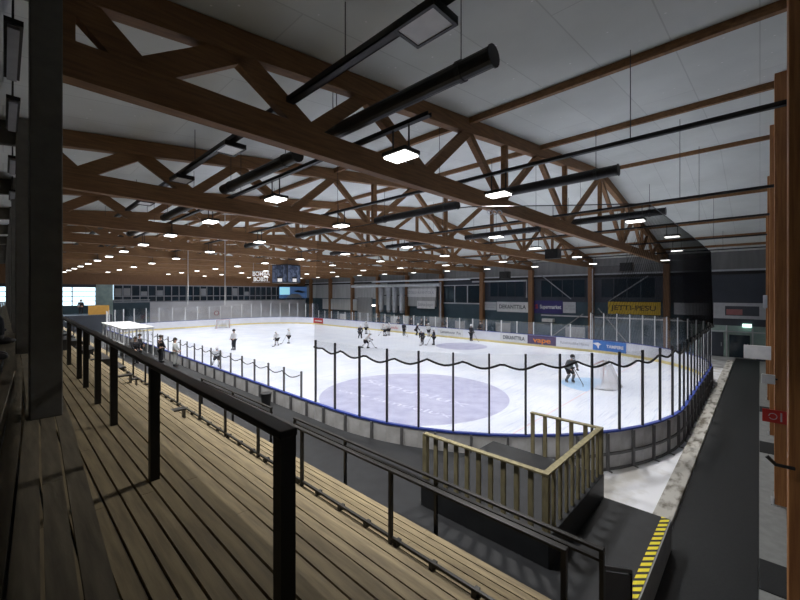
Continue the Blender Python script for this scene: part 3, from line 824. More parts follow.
# ------------------------------------------------------------ goal and far goal
def goal(x, y, s, label):
    t = empty('hockey_goal', (x, y, 0), label, 'goal')
    H, W, D = 1.22, 0.915, 1.05
    MB().tube([(-W, 0, 0.0), (-W, 0, H), (W, 0, H), (W, 0, 0.0)], 0.03, 8).build('goal_pipe', M['goal_red'], t)
    base = [(-W, 0, 0.03), (-W*1.1, -0.45*s, 0.03), (-W*0.9, -0.9*s, 0.03), (-0.4, -D*s, 0.03), (0.4, -D*s, 0.03), (W*0.9, -0.9*s, 0.03), (W*1.1, -0.45*s, 0.03), (W, 0, 0.03)]
    top = [(-W, 0, H), (-W*0.95, -0.25*s, H), (-0.6, -0.5*s, H), (-0.2, -0.55*s, H), (0.2, -0.55*s, H), (0.6, -0.5*s, H), (W*0.95, -0.25*s, H), (W, 0, H)]
    MB().tube(base, 0.035, 6).build('base_frame', M['grey_metal'], t)
    MB().tube(top, 0.02, 6).build('top_frame', M['dim_sign'], t)
    MB().tube([(0, -0.55*s, H), (0, -D*s, 0.03)], 0.02, 6).build('back_stay', M['grey_metal'], t)
    n_ = MB(); k = len(base)
    n_.v += base+top
    n_.f += [(i, i+1, k+i+1, k+i) for i in range(k-1)]
    n_.f.append(tuple(range(k, 2*k)))
    n_.build('netting', M['goal_net'], t)
    return t
goal(GX, GY, 1, 'white netted hockey goal with red pipes on the near ice')
goal(21.5, 55.0, -1, 'small distant hockey goal at the gallery end')

# ------------------------------------------------------------ people
def skin_mesh(name, joints, edges, m, sub=1):
    me = bpy.data.meshes.new(name)
    me.from_pydata([j[0] for j in joints], edges, [])
    o = bpy.data.objects.new(name, me); col.objects.link(o)
    md = o.modifiers.new('skin', 'SKIN'); md.use_smooth_shade = True
    for i, j in enumerate(joints):
        r = j[1]
        me.skin_vertices[0].data[i].radius = r if isinstance(r, tuple) else (r, r)
    me.skin_vertices[0].data[0].use_root = True
    sb = o.modifiers.new('sub', 'SUBSURF'); sb.levels = sub; sb.render_levels = sub
    dg = bpy.context.evaluated_depsgraph_get(); dg.update()
    res = bpy.data.meshes.new_from_object(o.evaluated_get(dg))
    bpy.data.objects.remove(o)
    res.materials.clear(); res.materials.append(m)
    return res
# pose: facing +X. joints as dict. z up. height about 1.75
POSES = {
 'stand':  dict(pel=(0,0,.95), che=(0,0,1.28), nek=(0.0,0,1.50), hed=(.02,0,1.66),
                sh=.20, elL=(.06,.26,1.16), haL=(.22,.20,.98), elR=(.06,-.26,1.16), haR=(.22,-.20,.98),
                knL=(.04,.11,.52), anL=(0,.12,.12), knR=(.04,-.11,.52), anR=(0,-.12,.12)),
 'glide':  dict(pel=(-.10,0,.86), che=(.06,0,1.15), nek=(.16,0,1.35), hed=(.23,0,1.50),
                sh=.20, elL=(.20,.30,1.02), haL=(.42,.16,.88), elR=(.10,-.32,1.00), haR=(.34,-.16,.80),
                knL=(.16,.14,.48), anL=(-.02,.18,.12), knR=(.12,-.14,.48), anR=(-.08,-.20,.12)),
 'stride': dict(pel=(-.10,0,.84), che=(.10,0,1.10), nek=(.24,0,1.28), hed=(.33,0,1.42),
                sh=.20, elL=(.30,.30,.98), haL=(.52,.20,.86), elR=(.00,-.34,.98), haR=(.24,-.22,.80),
                knL=(.22,.12,.50), anL=(.10,.10,.12), knR=(-.20,-.20,.48), anR=(-.50,-.30,.20)),
 'crouch': dict(pel=(-.18,0,.70), che=(.04,0,.98), nek=(.18,0,1.16), hed=(.27,0,1.31),
                sh=.23, elL=(.20,.36,.82), haL=(.40,.34,.66), elR=(.18,-.36,.82), haR=(.38,-.26,.62),
                knL=(.18,.20,.42), anL=(0,.30,.12), knR=(.18,-.20,.42), anR=(0,-.30,.12)),
 'sit':    dict(pel=(0,0,.50), che=(.02,0,.82), nek=(.04,0,1.04), hed=(.08,0,1.20),
                sh=.19, elL=(.12,.24,.74), haL=(.34,.12,.66), elR=(.12,-.24,.74), haR=(.34,-.12,.66),
                knL=(.42,.12,.50), anL=(.44,.12,.10), knR=(.42,-.12,.50), anR=(.44,-.12,.10)),
}
def lerp(a, b, t): return tuple(a[i]+(b[i]-a[i])*t for i in range(3))
def figure_meshes(pose, jersey, pants, helmet, padded=True, skates=True, hat=True):
    P = POSES[pose]; k = 1.0
    pel, che, nek, hed = P['pel'], P['che'], P['nek'], P['hed']
    shL = (che[0]+(nek[0]-che[0])*.6, P['sh'], che[2]+(nek[2]-che[2])*.55); shR = (shL[0], -P['sh'], shL[2])
    hiL = (pel[0], .10, pel[2]-.06); hiR = (pel[0], -.10, pel[2]-.06)
    def foot(an): return (an[0]+.17, an[1], max(an[2]-.06, .05))
    J = [(pel, (.14,.12)), (lerp(pel,che,.5), (.13,.11)), (che, (.16,.12)), (nek, .055), (lerp(nek,hed,.5), .065), (hed, (.085,.10)), ((hed[0]+.01,hed[1],hed[2]+.09), .06)]
    E_ = [(0,1),(1,2),(2,3),(3,4),(4,5),(5,6)]
    for sh, el, ha in ((shL,P['elL'],P['haL']), (shR,P['elR'],P['haR'])):
        b = len(J)
        hn = lerp(el, ha, 1.22)
        J += [(sh,.065),(el,.045),(ha,.028),(hn,(.035,.02))]; E_ += [(2,b),(b,b+1),(b+1,b+2),(b+2,b+3)]
        for q, (dy, ln) in enumerate(((-.03,.07),(-.01,.085),(.012,.08),(.032,.06))):   # fingers curling
            tip = (hn[0]+.035, hn[1]+dy, hn[2]-ln*.6); J.append((tip,.009)); E_.append((b+3, len(J)-1))
        J.append(((hn[0]+.04, hn[1]+(-.045 if hn[1] > 0 else .045), hn[2]+.01),.010)); E_.append((b+3, len(J)-1))
    for hi, kn, an in ((hiL,P['knL'],P['anL']), (hiR,P['knR'],P['anR'])):
        b = len(J); J += [(hi,.095),(kn,.06),(an,.042),(foot(an),.04)]; E_ += [(0,b),(b,b+1),(b+1,b+2),(b+2,b+3)]
    out = [('body', skin_mesh('body', J, E_, M['skin']))]
    g = 1.35 if padded else 1.2
    JJ = [(lerp(pel,che,-.05), (.17*g*.85,.15*g*.85)), (lerp(pel,che,.5), (.16*g*.9,.13*g*.9)), (che, (.18*g*.9,.14*g*.9)), (lerp(che,nek,.75), .08*g)]
    EE = [(0,1),(1,2),(2,3)]
    for sh, el, ha in ((shL,P['elL'],P['haL']), (shR,P['elR'],P['haR'])):
        b = len(JJ); JJ += [(sh,.085*g),(el,.062*g),(lerp(el,ha,.9),.045*g)]; EE += [(2,b),(b,b+1),(b+1,b+2)]
    out.append(('jersey', skin_mesh('jersey', JJ, EE, jersey)))
    JJ = [((pel[0],pel[1],pel[2]+.03), (.17*g*.9,.15*g*.9))]; EE = []
    ends = 1.0 if padded else .95
    for hi, kn, an in ((hiL,P['knL'],P['anL']), (hiR,P['knR'],P['anR'])):
        b = len(JJ); JJ += [(hi,.105*g),(kn,.082*g)]; EE += [(0,b),(b,b+1)]
        if not padded: JJ.append((lerp(kn,an,.9),.06*g)); EE.append((b+1,b+2))
    out.append(('trousers', skin_mesh('trousers', JJ, EE, pants)))
    s = MB()
    if padded:
        for kn, an in ((P['knL'],P['anL']), (P['knR'],P['anR'])):
            s.tube([lerp(kn,an,-.05), lerp(kn,an,.4), lerp(kn,an,.95)], [.085,.08,.06], 10)
        out.append(('leg_pads', s.mesh('leg_pads', jersey, True)))
    s = MB(); bl = MB()
    for an in (P['anL'], P['anR']):
        z = an[2]
        s.ball((an[0]+.06, an[1], z-.02), .15, .055, .06); s.tube([(an[0], an[1], z-.02), (an[0], an[1], z+.09)], .058, 10)
        bl.box(an[0]-.09, an[0]+.2, an[1]-.008, an[1]+.008, z-.115, z-.06)
    out.append(('skates' if skates else 'shoes', s.mesh('footwear', M['helmet_black'], True)))
    if skates: out.append(('skate_blades', bl.mesh('blades', M['steel'])))
    s = MB()
    for ha, el in ((P['haL'],P['elL']), (P['haR'],P['elR'])):
        if padded:
            hn = lerp(el, ha, 1.25); s.ball(hn, .075, .06, .07, 10, 6)
            for q in range(4): s.tube([(hn[0]+.03, hn[1]-.045+.03*q, hn[2]), (hn[0]+.08, hn[1]-.045+.03*q, hn[2]-.05)], .018, 6)
            s.tube([(hn[0], hn[1]-(.05 if hn[1] > 0 else -.05), hn[2]), (hn[0]+.07, hn[1]-(.06 if hn[1] > 0 else -.06), hn[2]+.02)], .02, 6)
    if s.v: out.append(('gloves', s.mesh('gloves', M['helmet_black'], True)))
    c = (hed[0]+.0, hed[1], hed[2]+.035)
    if hat:
        s = MB(); s.ball(c, .15, .125, .145, 14, 8, 0, .6)
        out.append(('helmet' if padded else 'cap', s.mesh('helmet', helmet, True)))
        if padded:
            v = MB(); v.ball((hed[0]+.05, hed[1], hed[2]-.01), .115, .10, .11, 12, 6, .35, .8)
            out.append(('face_cage', v.mesh('face_cage', M['grey_metal'], True)))
    else:
        s = MB(); s.ball((c[0]-.02, c[1], c[2]+.01), .115, .10, .12, 14, 8, 0, .62)
        out.append(('hair', s.mesh('hair', M['hair'], True)))
    f = MB(); f.ball((hed[0]+.095, hed[1], hed[2]-.005), .02, .014, .028, 8, 6)     # nose
    for sy in (-1, 1): f.ball((hed[0], hed[1]+sy*.088, hed[2]), .022, .012, .032, 8, 6)
    out.append(('nose_and_ears', f.mesh('nose_and_ears', M['skin'], True)))
    f = MB()
    for sy in (-1, 1): f.ball((hed[0]+.082, hed[1]+sy*.034, hed[2]+.022), .012, .012, .009, 8, 6)
    f.box(hed[0]+.078, hed[0]+.09, -.026, .026, hed[2]-.052, hed[2]-.044)
    out.append(('eyes_and_mouth', f.mesh('eyes_and_mouth', M['hair'])))
    return out
KIT = {
 'white':  lambda p: figure_meshes(p, M['jersey_white'], M['black_cloth'], M['helmet_white']),
 'dark':   lambda p: figure_meshes(p, M['jersey_dark'], M['black_cloth'], M['helmet_white']),
 'goalie': lambda p: figure_meshes(p, M['jersey_grey'], M['black_cloth'], M['helmet_black']),
 'ref':    lambda p: figure_meshes(p, M['jersey_white'], M['black_cloth'], M['helmet_black'], padded=False),
 'coach':  lambda p: figure_meshes(p, M['light_cloth'], M['light_cloth'], M['helmet_black'], padded=False, skates=False, hat=False),
 'dweller': lambda p: figure_meshes(p, M['black_cloth'], M['black_cloth'], M['helmet_black'], padded=False, skates=False, hat=False),
}
cache = {}
def person(kit, pose, x, y, z, facing, height, label, group):
    key = (kit, pose)
    if key not in cache: cache[key] = KIT[kit](pose)
    t = empty('person', (x, y, z), label, 'person', group, R(facing))
    s = height/1.78; t.scale = (s, s, s)
    made = {}
    for nm, me in cache[key]:
        o = bpy.data.objects.new(nm, me); col.objects.link(o); made[nm] = o
        o.parent = {'face_cage': made.get('helmet'), 'skate_blades': made.get('skates'), 'nose_and_ears': made.get('body'), 'eyes_and_mouth': made.get('body')}.get(nm) or t
        if nm == 'skate_blades': o['label'] = 'thin steel skate blades'
    return t
def stick(x, y, facing, s, label):
    a = R(facing); t = empty('hockey_stick', (x, y, 0), label, 'hockey stick', 'sticks of the players', a)
    t.scale = (s, s, s)
    MB().bar((.30, .0, .95), (.85, .22, .05), 0.03, 0.02).build('shaft', M['stick'], t)
    MB().bar((.85, .22, .045), (1.05, .05, .04), 0.02, 0.07).build('blade', M['stick'], t)
players = [  # u, v of feet, kit, pose, facing, height, label
 (234, 350, 'ref', 'stand', 200, 1.80, 'referee in white shirt and black trousers standing on the ice near the stands', False),
 (217, 367, 'white', 'stride', 250, 1.60, 'small player in white skating along the boards by the stands', True),
 (277, 345.5, 'white', 'glide', 210, 1.50, 'player in white on open ice, beside the referee', True),
 (289, 343.5, 'white', 'stand', 160, 1.50, 'player in white on open ice, farther from the referee', True),
 (360, 338.5, 'dark', 'glide', 30, 1.60, 'dark-shirted player at the edge of the group by the centre', True),
 (366, 334, 'white', 'stand', 270, 1.55, 'player in white behind the dark-shirted one in the group', True),
 (366.5, 348.5, 'white', 'stride', 320, 1.62, 'player in white closest to camera in the group by the centre', True),
 (385, 336, 'white', 'glide', 100, 1.6, 'white-shirted bending player of the pair at the far boards', True),
 (389, 335.5, 'white', 'stand', 190, 1.5, 'white-shirted partner in the pair at the far boards', True),
 (404, 336, 'dark', 'stand', 240, 1.55, 'dark-shirted player alone between the pair and the group', True),
 (416.5, 334.5, 'dark', 'glide', 330, 1.5, 'dark-shirted player bending at the far boards', True),
 (422.5, 344.5, 'dark', 'stride', 200, 1.65, 'dark-shirted striding player in front of the group', True),
 (428.5, 333.5, 'white', 'stand', 250, 1.5, 'player in white skating close to the far boards', True),
 (434, 345, 'dark', 'stand', 140, 1.55, 'dark-shirted player standing beside the striding one', True),
 (471, 337.5, 'dark', 'stand', 260, 1.7, 'player with pale helmet leaning at the far advertising boards', True),
 (570, 382.5, 'goalie', 'glide', 235, 1.72, 'goalkeeper in grey crouching beside the near goal crease', True),
]
for u, v, kit, pose, fa, h, lb, st in players:
    x, y = at(u, v)
    if x > X1-0.8: x = X1-0.8; y = y_on_x(u, x)
    person(kit, pose, x, y, 0.0, fa, h, lb, 'players on the ice')
    if st: stick(x, y, fa, h/1.78, ('stick of the ' + lb)[:140])
# coach behind the low glass, people at the players box and on the stands
person('coach', 'stand', 7.05, 25.2, 0.6, 330, 1.72, 'person in pale clothes standing behind the low glass', 'people along the boards')
for k, (x, y, z, kit, pose, fa, h, lb) in enumerate([
    (6.8, 27.2, 0.6, 'dweller', 'stand', 10, 1.75, 'person in dark clothes standing outside the players box'),
    (6.2, 29.6, 0.6, 'dweller', 'stand', 340, 1.7, 'person in black by the players box door'),
    (5.6, 27.8, 0.6, 'dweller', 'stand', 300, 1.7, 'person in black walking towards the players box'),
    (6.5, 59.5, 2.4, 'dweller', 'stand', 250, 1.8, 'dark silhouetted person in front of the bright end windows')]):
    person(kit, pose, x, y, z, fa, h, lb, 'people along the boards' if k < 3 else None)
person('dweller', 'sit', -0.6, 7.2, 4.10, 0, 1.78, 'dark seated spectator behind the grey columns, first from camera', 'spectators behind the columns')
person('dweller', 'sit', -0.5, 9.4, 4.10, 10, 1.78, 'dark seated spectator behind the grey columns, second from camera', 'spectators behind the columns')
person('dweller', 'sit', -0.6, 12.2, 4.10, -8, 1.78, 'dark seated spectator behind the grey columns, third from camera', 'spectators behind the columns')
for k, (x, y) in enumerate(((-0.6, 7.2), (-0.5, 9.4), (-0.6, 12.2))):
    tag(MB().box(x-0.25, x+0.22, y-0.5, y+0.5, 4.35, 4.42).box(x-0.2, x+0.15, y-0.42, y-0.38, 4.10, 4.36).box(x-0.2, x+0.15, y+0.38, y+0.42, 4.10, 4.36).build('spectator_bench', M['black_metal']),
        'black bench under the %s seated spectator behind the columns' % ORD[k], 'bench', 'benches behind the columns')
tag(B(-7.9, 9.1, 56.8, 61.8, -0.01, 2.4).build('end_landing', M['wall_dark']), 'raised landing at the end of the stands below the bright windows', 'platform')

# ------------------------------------------------------------ players box beside the stands
pb = empty('players_box', (6.45, 34.8, 0.6), 'clear glazed players box with white roof beside the boards', 'players box')
L2, W2, H2 = 3.8, 0.85, 1.95
f = MB()
for sx in (-W2, W2):
    for i in range(6):
        y = -L2+2*L2*i/5
        f.box(sx-0.03, sx+0.03, y-0.03, y+0.03, 0, H2)
    f.box(sx-0.03, sx+0.03, -L2, L2, H2-0.05, H2); f.box(sx-0.02, sx+0.02, -L2, L2, 0.9, 0.95)
for sy in (-L2, L2): f.box(-W2, W2, sy-0.03, sy+0.03, H2-0.05, H2)
f.build('frame', M['white_metal'], pb)
p = MB(); p.box(-W2, -W2+0.01, -L2, L2, 0.05, H2-0.05); p.box(-W2, W2, -L2, -L2+0.01, 0.05, H2-0.05); p.box(-W2, W2, L2-0.01, L2, 0.05, H2-0.05)
p.build('pane', M['pane'], pb)
B(-W2-0.1, W2+0.1, -L2-0.1, L2+0.1, H2, H2+0.06).build('roof', M['white_metal'], pb)
B(-0.75, -0.35, -L2+0.3, L2-0.3, 0.4, 0.45).build('bench', M['timber'], pb)

# hanging cables along the stands
for k, (u, zb) in enumerate(((188, 4.3), (225, 4.4))):
    y = y_on_x(u, 7.75)
    tag(MB().tube([(7.75, y, zb), (7.75, y, roof(7.75)-0.02)], 0.018, 6).build('hanging_cable', M['white_metal']),
        'thin white cable hanging from the roof, %s' % ('farther along the stands' if k == 0 else 'closer to the camera'), 'cable', 'white hanging cables')

# ------------------------------------------------------------ signs and adverts
RX = (R(90), 0, R(-90))      # text facing -X
def wall_sign(name, u0, u1, v0, v1, m, label, words, size, tm, xp=39.18, group='banners on the long wall', sx=1.0, dy=0.0, th=0.05, bold=0.0):
    ya, yb = y_on_x(u1, xp), y_on_x(u0, xp)
    um = (u0+u1)/2
    z1, z0 = z_at(um, v0, xp), z_at(um, v1, xp)
    t = empty(name, (xp, (ya+yb)/2, (z0+z1)/2), label, 'sign', group)
    h, w = (z1-z0)/2, (yb-ya)/2
    sb_ = B(0, th, -w, w, -h, h).build('sign_board', m, t)
    if words: text(words, size, tm, (-0.006, dy, 0), RX, sb_, bold=bold, fit=2*w*(0.86 if not dy else 0.74))
    return t, w, h
wall_sign('wall_banner', 497, 528, 302, 312, M['white_sign'], 'white banner with dark letters below the dark windows', 'DEKANTTILA', 0.62, M['ink'], sx=1.15, bold=0.01)
wall_sign('wall_banner', 484, 496.5, 302, 310, M['dim_sign'], 'small pale banner next to the white lettered banner', 'Rakennus\nhuolto', 0.30, M['grey_ink'])
t, w, h = wall_sign('wall_banner', 534, 562.5, 300.5, 313.5, M['navy'], 'navy banner reading Supermarket', 'Supermarket', 0.55, M['white_ink'], dy=-0.25, bold=0.012)
text('S', 0.6, M['red'], (-0.008, w-0.3, 0), RX, t, name='logo', bold=0.02)
wall_sign('wall_banner', 563, 575.5, 302, 313, M['dim_sign'], 'pale banner beside the navy banner', 'KODIN\nPALVELU', 0.28, M['grey_ink'])
t, w, h = wall_sign('wall_banner', 608, 660.5, 302, 314.5, M['yellow_sign'], 'long yellow banner with dark letters', 'JETTI-PESU', 0.62, M['ink_brown'], sx=1.35, bold=0.01)
wall_sign('wall_banner', 674, 711, 303, 315, M['dim_sign'], 'pale banner seen through the black net', '', 0.3, M['ink'])
t, w, h = wall_sign('wall_banner', 713.5, 768, 303, 319, M['dim_sign'], 'wide pale banner with dark and red shapes past the net', '', 0.3, M['ink'])
B(-0.005, 0, -w*0.7, w*0.55, -h*0.6, h*0.6).build('printed_shape', M['ink'], t)
B(-0.009, -0.005, -w*0.1, w*0.5, -h*0.5, h*0.2).build('printed_shape', M['goal_red'], t)
wall_sign('wall_banner', 404, 436, 288.5, 297, M['white_sign'], 'upper white banner hanging over the team benches', 'HOTELLI RAVINTOLA', 0.50, M['grey_ink'], xp=38.82)
wall_sign('wall_banner', 417, 434.5, 301, 308.5, M['white_sign'], 'lower white banner below another over the team benches', 'Sähkötyö', 0.55, M['grey_ink'], xp=38.82)
# adverts on the far boards
def on_outline(u, off=0.07):
    """point of the far boards' inner face on the sight line of column u, with the way along the boards"""
    best = None
    for k in range(4000):
        a = k/4000
        y = 1.9 + a*57
        if y > Y0+RAD and y < Y1-RAD: x, tx = X1-off, R(90)
        elif y <= Y0+RAD:
            t = -math.acos(min(1, max(-1, 0)))*0
            c = (Y0+RAD-y)/(RAD-off)
            if c > 1: continue
            t = -math.asin(c); x = X1-RAD+(RAD-off)*math.cos(t); tx = t+R(90)
        else:
            c = (y-(Y1-RAD))/(RAD-off)
            if c > 1: continue
            t = math.asin(c); x = X1-RAD+(RAD-off)*math.cos(t); tx = t+R(90)
        d = x*math.cos(YAW)+y*math.sin(YAW); l = x*math.sin(YAW)-y*math.cos(YAW)
        e = abs(400+378*l/d-u)
        if best is None or e < best[0]: best = (e, x, y, tx)
    return best[1:]
def board_ad(u0, u1, m, label, words, size, tm, z0=0.22, z1=1.03, bold=0.0, fit=0.8, shift=0.0):
    n = 12; pts = [on_outline(u0+(u1-u0)*i/n) for i in range(n+1)]
    mx, my, tx = on_outline((u0+u1)/2)
    t = empty('board_advert', (mx, my, z0), label, 'advert', 'adverts on the rink boards', tx)
    c, s_ = math.cos(-tx), math.sin(-tx)
    b = MB(); h = z1-z0
    for x, y, a in pts:
        for q in (0.0, 0.012):
            X_, Y_ = x+q*math.sin(a)-mx, y-q*math.cos(a)-my
            b.v += [(X_*c-Y_*s_, X_*s_+Y_*c, 0), (X_*c-Y_*s_, X_*s_+Y_*c, h)]
    for i in range(n):
        k = 4*i
        b.f += [(k, k+1, k+5, k+4), (k+2, k+6, k+7, k+3), (k+1, k+3, k+7, k+5), (k, k+4, k+6, k+2)]
    b.f += [(0, 2, 3, 1), (4*n, 4*n+1, 4*n+3, 4*n+2)]
    sh = b.build('printed_sheet', m, t)
    w = math.dist(pts[0][:2], pts[-1][:2])
    if words: text(words, size, tm, (-shift, 0.016 if all(abs(p_[2]-R(90)) < 0.01 for p_ in pts) else 0.085, h/2-0.02), (R(90), 0, R(180)), sh, bold=bold, fit=w*fit)
    return t, w/2, h/2
board_ad(527.5, 556, M['grape'], 'dark violet board advert with orange word vape', 'vape', 0.66, M['orange'], bold=0.01, fit=0.62)
board_ad(557, 592, M['board_white'], 'white board advert with small grey line of text', 'Rakennusliike Hannu', 0.36, M['grey_ink'])
t, w, h = board_ad(593, 626, M['sky_blue_sign'], 'blue board advert with white emblem', 'TAMPERE', 0.34, M['white_ink'], bold=0.01, fit=0.5, shift=0.45)
MB().prism_xz([(0.45,0.16),(-0.05,0.25),(-0.3,0.1),(-0.12,0.02),(-0.05,-0.28),(0.1,0.0)], 0.012, 0.03).build('emblem', M['white_ink'], t).location = (0.9, 0.075, 0.4)
board_ad(500, 527, M['white_sign'], 'white board advert with dark letters before the violet one', 'DEKANTTILA', 0.5, M['ink'], bold=0.008)
board_ad(438, 463, M['white_sign'], 'white board advert near the leaning player', 'Lastenhuone  Puu', 0.42, M['ink'])
board_ad(380, 400, M['white_sign'], 'white board advert behind the pair of players', 'autokoulu', 0.5, M['red'])
# red advert in the far corner of the boards
t, w, h = board_ad(313.5, 323, M['red'], 'small red and white advert on the corner boards below the screen', '', 0.3, M['ink'])
B(-w*0.8, w*0.8, 0.03, 0.045, 0.30, 0.46).build('white_band', M['white_sign'], t)
# end wall marks
xm = x_on_y(216.5, WF-0.03); 
t = empty('round_wall_sign', (xm, WF-0.04, 1.3+0.0), 'small red ring sign on the pale end wall', 'sign')
zc = EYE-(313-293)/378*(xm*math.cos(YAW)+WF*math.sin(YAW)); t.location.z = zc
r_ = MB()
for i in range(32):
    a, b = 2*math.pi*i/32, 2*math.pi*(i+1)/32
    r_.bar((0.34*math.cos(a), 0, 0.34*math.sin(a)), (0.34*math.cos(b), 0, 0.34*math.sin(b)), 0.03, 0.14, (0, 1, 0))
r_.build('red_ring', M['red'], t)
B(-0.2, 0.2, -0.01, 0.02, -0.2, 0.2).build('white_plate', M['white_sign'], t)
# video screen at the end wall
xs0, xs1 = x_on_y(279, WF-0.4), x_on_y(310.5, WF-0.4)
t = empty('video_screen', ((xs0+xs1)/2, WF-0.4, 5.1), 'wide blue video screen at the end of the gallery windows', 'screen')
w = (xs1-xs0)/2
B(-w-0.1, w+0.1, 0.0, 0.25, -1.15, 1.15).build('casing', M['black_metal'], t)
B(-w, w, -0.02, 0.0, -1.05, 1.05).build('display', M['screen'], t)
B(-w+0.1, -w+2.1, -0.03, -0.02, -0.4, 0.95).build('picture_area', M['screen_light'], t)
MB().prism_xz([(-w+2.9, 0.25), (-w+3.8, 0.45), (w-0.9, 0.1), (w-1.8, -0.1), (-w+3.4, 0.05)], -0.035, -0.02).build('picture_shape', M['black_metal'], t)
MB().prism_xz([(-w+1.2, -1.0), (w-1.6, -1.0), (w-2.4, -0.3), (-w+2.6, -0.25)], -0.03, -0.02).build('picture_area', M['wall_grey'], t)

# scoreboard cube and lettered display hanging over the ice
sx_, sy_ = 17.1, 30.0
t = empty('scoreboard', (sx_, sy_, 5.85), 'hanging scoreboard cube with blue screens over centre ice', 'scoreboard', None, YAW-R(90)-R(25))
B(-0.85, 0.85, -0.85, 0.85, 0.0, 1.6).build('casing', M['dark_metal'], t, bevel=0.02)
M['cube_screen'] = mat('cube_screen', (0.05, 0.07, 0.12), 0.3, color2=(0.16, 0.20, 0.30), scale=3.0, detail=2, lo=0.45, hi=0.55)
for rz in (0, 90, 180, 270):
    q = MB().box(-0.78, -0.28, -0.87, -0.85, 0.1, 1.5).box(-0.22, 0.3, -0.87, -0.85, 0.55, 1.5).box(0.36, 0.78, -0.87, -0.85, 0.1, 1.5).build('screen', M['cube_screen'], t)
    q.rotation_euler = (0, 0, R(rz))
    q = B(-0.2, 0.28, -0.875, -0.85, 0.12, 0.4).build('digits', M['digit'], t)
    q.rotation_euler = (0, 0, R(rz))
c_ = MB()
for x, y in ((-0.7, -0.7), (0.7, -0.7), (0.7, 0.7), (-0.7, 0.7)): MB().tube([(x, y, 1.6), (x, y, roof(sx_)-5.98)], 0.012, 5).build('suspension_cable', M['dark_metal'], t)
lx, ly = 16.0-0.5, 31.6
l_ = (261-400)/378; dd = 33.5
lx, ly = dd*(math.cos(YAW)+l_*math.sin(YAW)), dd*(math.sin(YAW)-l_*math.cos(YAW))
t = empty('letter_display', (lx, ly, 6.45), 'hanging open display of white characters beside the scoreboard cube', 'display', None, YAW-R(90)-R(15))
text('BOMBA\nBOBST', 0.52, M['digit'], (0, 0, 0), (R(90), 0, 0), t, bold=0.01)
MB().box(-0.9, 0.9, 0.0, 0.03, 0.44, 0.48).box(-0.9, 0.9, 0.0, 0.03, -0.5, -0.46).tube([(-0.8, 0.02, 0.46), (-0.8, 0.02, roof(lx)-6.47)], 0.01, 5).tube([(0.8, 0.02, 0.46), (0.8, 0.02, roof(lx)-6.47)], 0.01, 5).build('frame', M['dim_sign'], t)

# white box signs and red hose sign by the aisle columns
t = empty('box_sign', (18.3, -0.28, 2.68), 'larger white blank sign projecting over the aisle', 'sign', 'white signs over the aisle')
B(-0.04, 0.04, 0.0, 0.70, 0.0, 0.47).build('panel', M['white_sign'], t, bevel=0.01)
B(0.04, 0.43, 0.0, 0.05, 0.2, 0.26).build('bracket', M['dark_metal'], t)
t = empty('box_sign', (12.52, -0.3, 2.85), 'smaller white blank sign projecting over the aisle', 'sign', 'white signs over the aisle')
B(-0.03, 0.03, 0.04, 0.27, 0.0, 0.22).build('panel', M['white_sign'], t, bevel=0.01)
B(0.0, 0.06, 0.0, 0.05, 0.1, 0.14).build('bracket', M['dark_metal'], t)
t = empty('fire_hose_sign', (12.52, -0.36, 1.95), 'red fire hose sign with white symbol on timber column', 'sign')
B(-0.03, 0.0, -0.22, 0.32, 0.0, 0.30).build('plate', M['red'], t)
MB().tube([(-0.04, 0.14+0.07*math.cos(i*math.pi/6), 0.15+0.07*math.sin(i*math.pi/6)) for i in range(12)], 0.008, 5).bar((-0.035, 0.0, 0.05), (-0.035, 0.0, 0.25), 0.01, 0.03, (0, 1, 0)).build('symbol', M['dim_sign'], t)
B(0.0, 0.06, 0.0, 0.08, 0.12, 0.18).build('bracket', M['dark_metal'], t)
t = empty('hose_hook', (6.52, -0.4, 2.9), 'bent pipe hook on the first timber column', 'hook')
MB().tube([(0, 0.1, 0.0), (-0.06, 0.26, 0.02), (-0.06, 0.34, 0.1)], 0.022, 8).build('pipe', M['dark_metal'], t)
tag(MB().box(24.3, 24.5, -0.25, -0.1, 4.3, 4.9).build('wall_speaker', M['dim_sign'], bevel=0.02), 'small pale speaker on a timber column high above the aisle', 'speaker')
# exit sign and doors at the end of the aisle
t = empty('exit_sign', (39.2, y_on_x(747, 39.2), 2.5), 'small lit exit sign at the end of the aisle', 'exit sign')
B(-0.03, 0.05, -0.26, 0.26, -0.13, 0.13).build('lit_panel', M['exit_green'], t)
for k, (a_, b_, m_) in enumerate(((2.1, 3.2, 'wall_dark'), (0.55, 1.75, 'dark_glass'))):
    d_ = struct(B(39.24, 39.32, a_, b_, 0.0, 1.75 if k else 1.9).build('door_%d' % (k+1), M[m_]))
    B(39.2, 39.24, a_+0.1, a_+0.14, 0.8, 1.1).build('door_handle', M['steel'], d_)
ps = MB()
for y in (-0.6, 0.4, 1.9, 3.35, 4.1): ps.box(39.2, 39.3, y-0.04, y+0.04, 0, 2.45)
ps.box(39.2, 39.3, -0.7, 4.2, 1.95, 2.02)
struct(ps.build('trim_3', M['dim_sign']))
tag(B(38.3, 39.1, -0.7, 0.2, 0.0, 0.95).build('storage_cabinet', M['wall_dark'], bevel=0.02), 'dark cabinet beside the doors at the end of the aisle', 'cabinet')

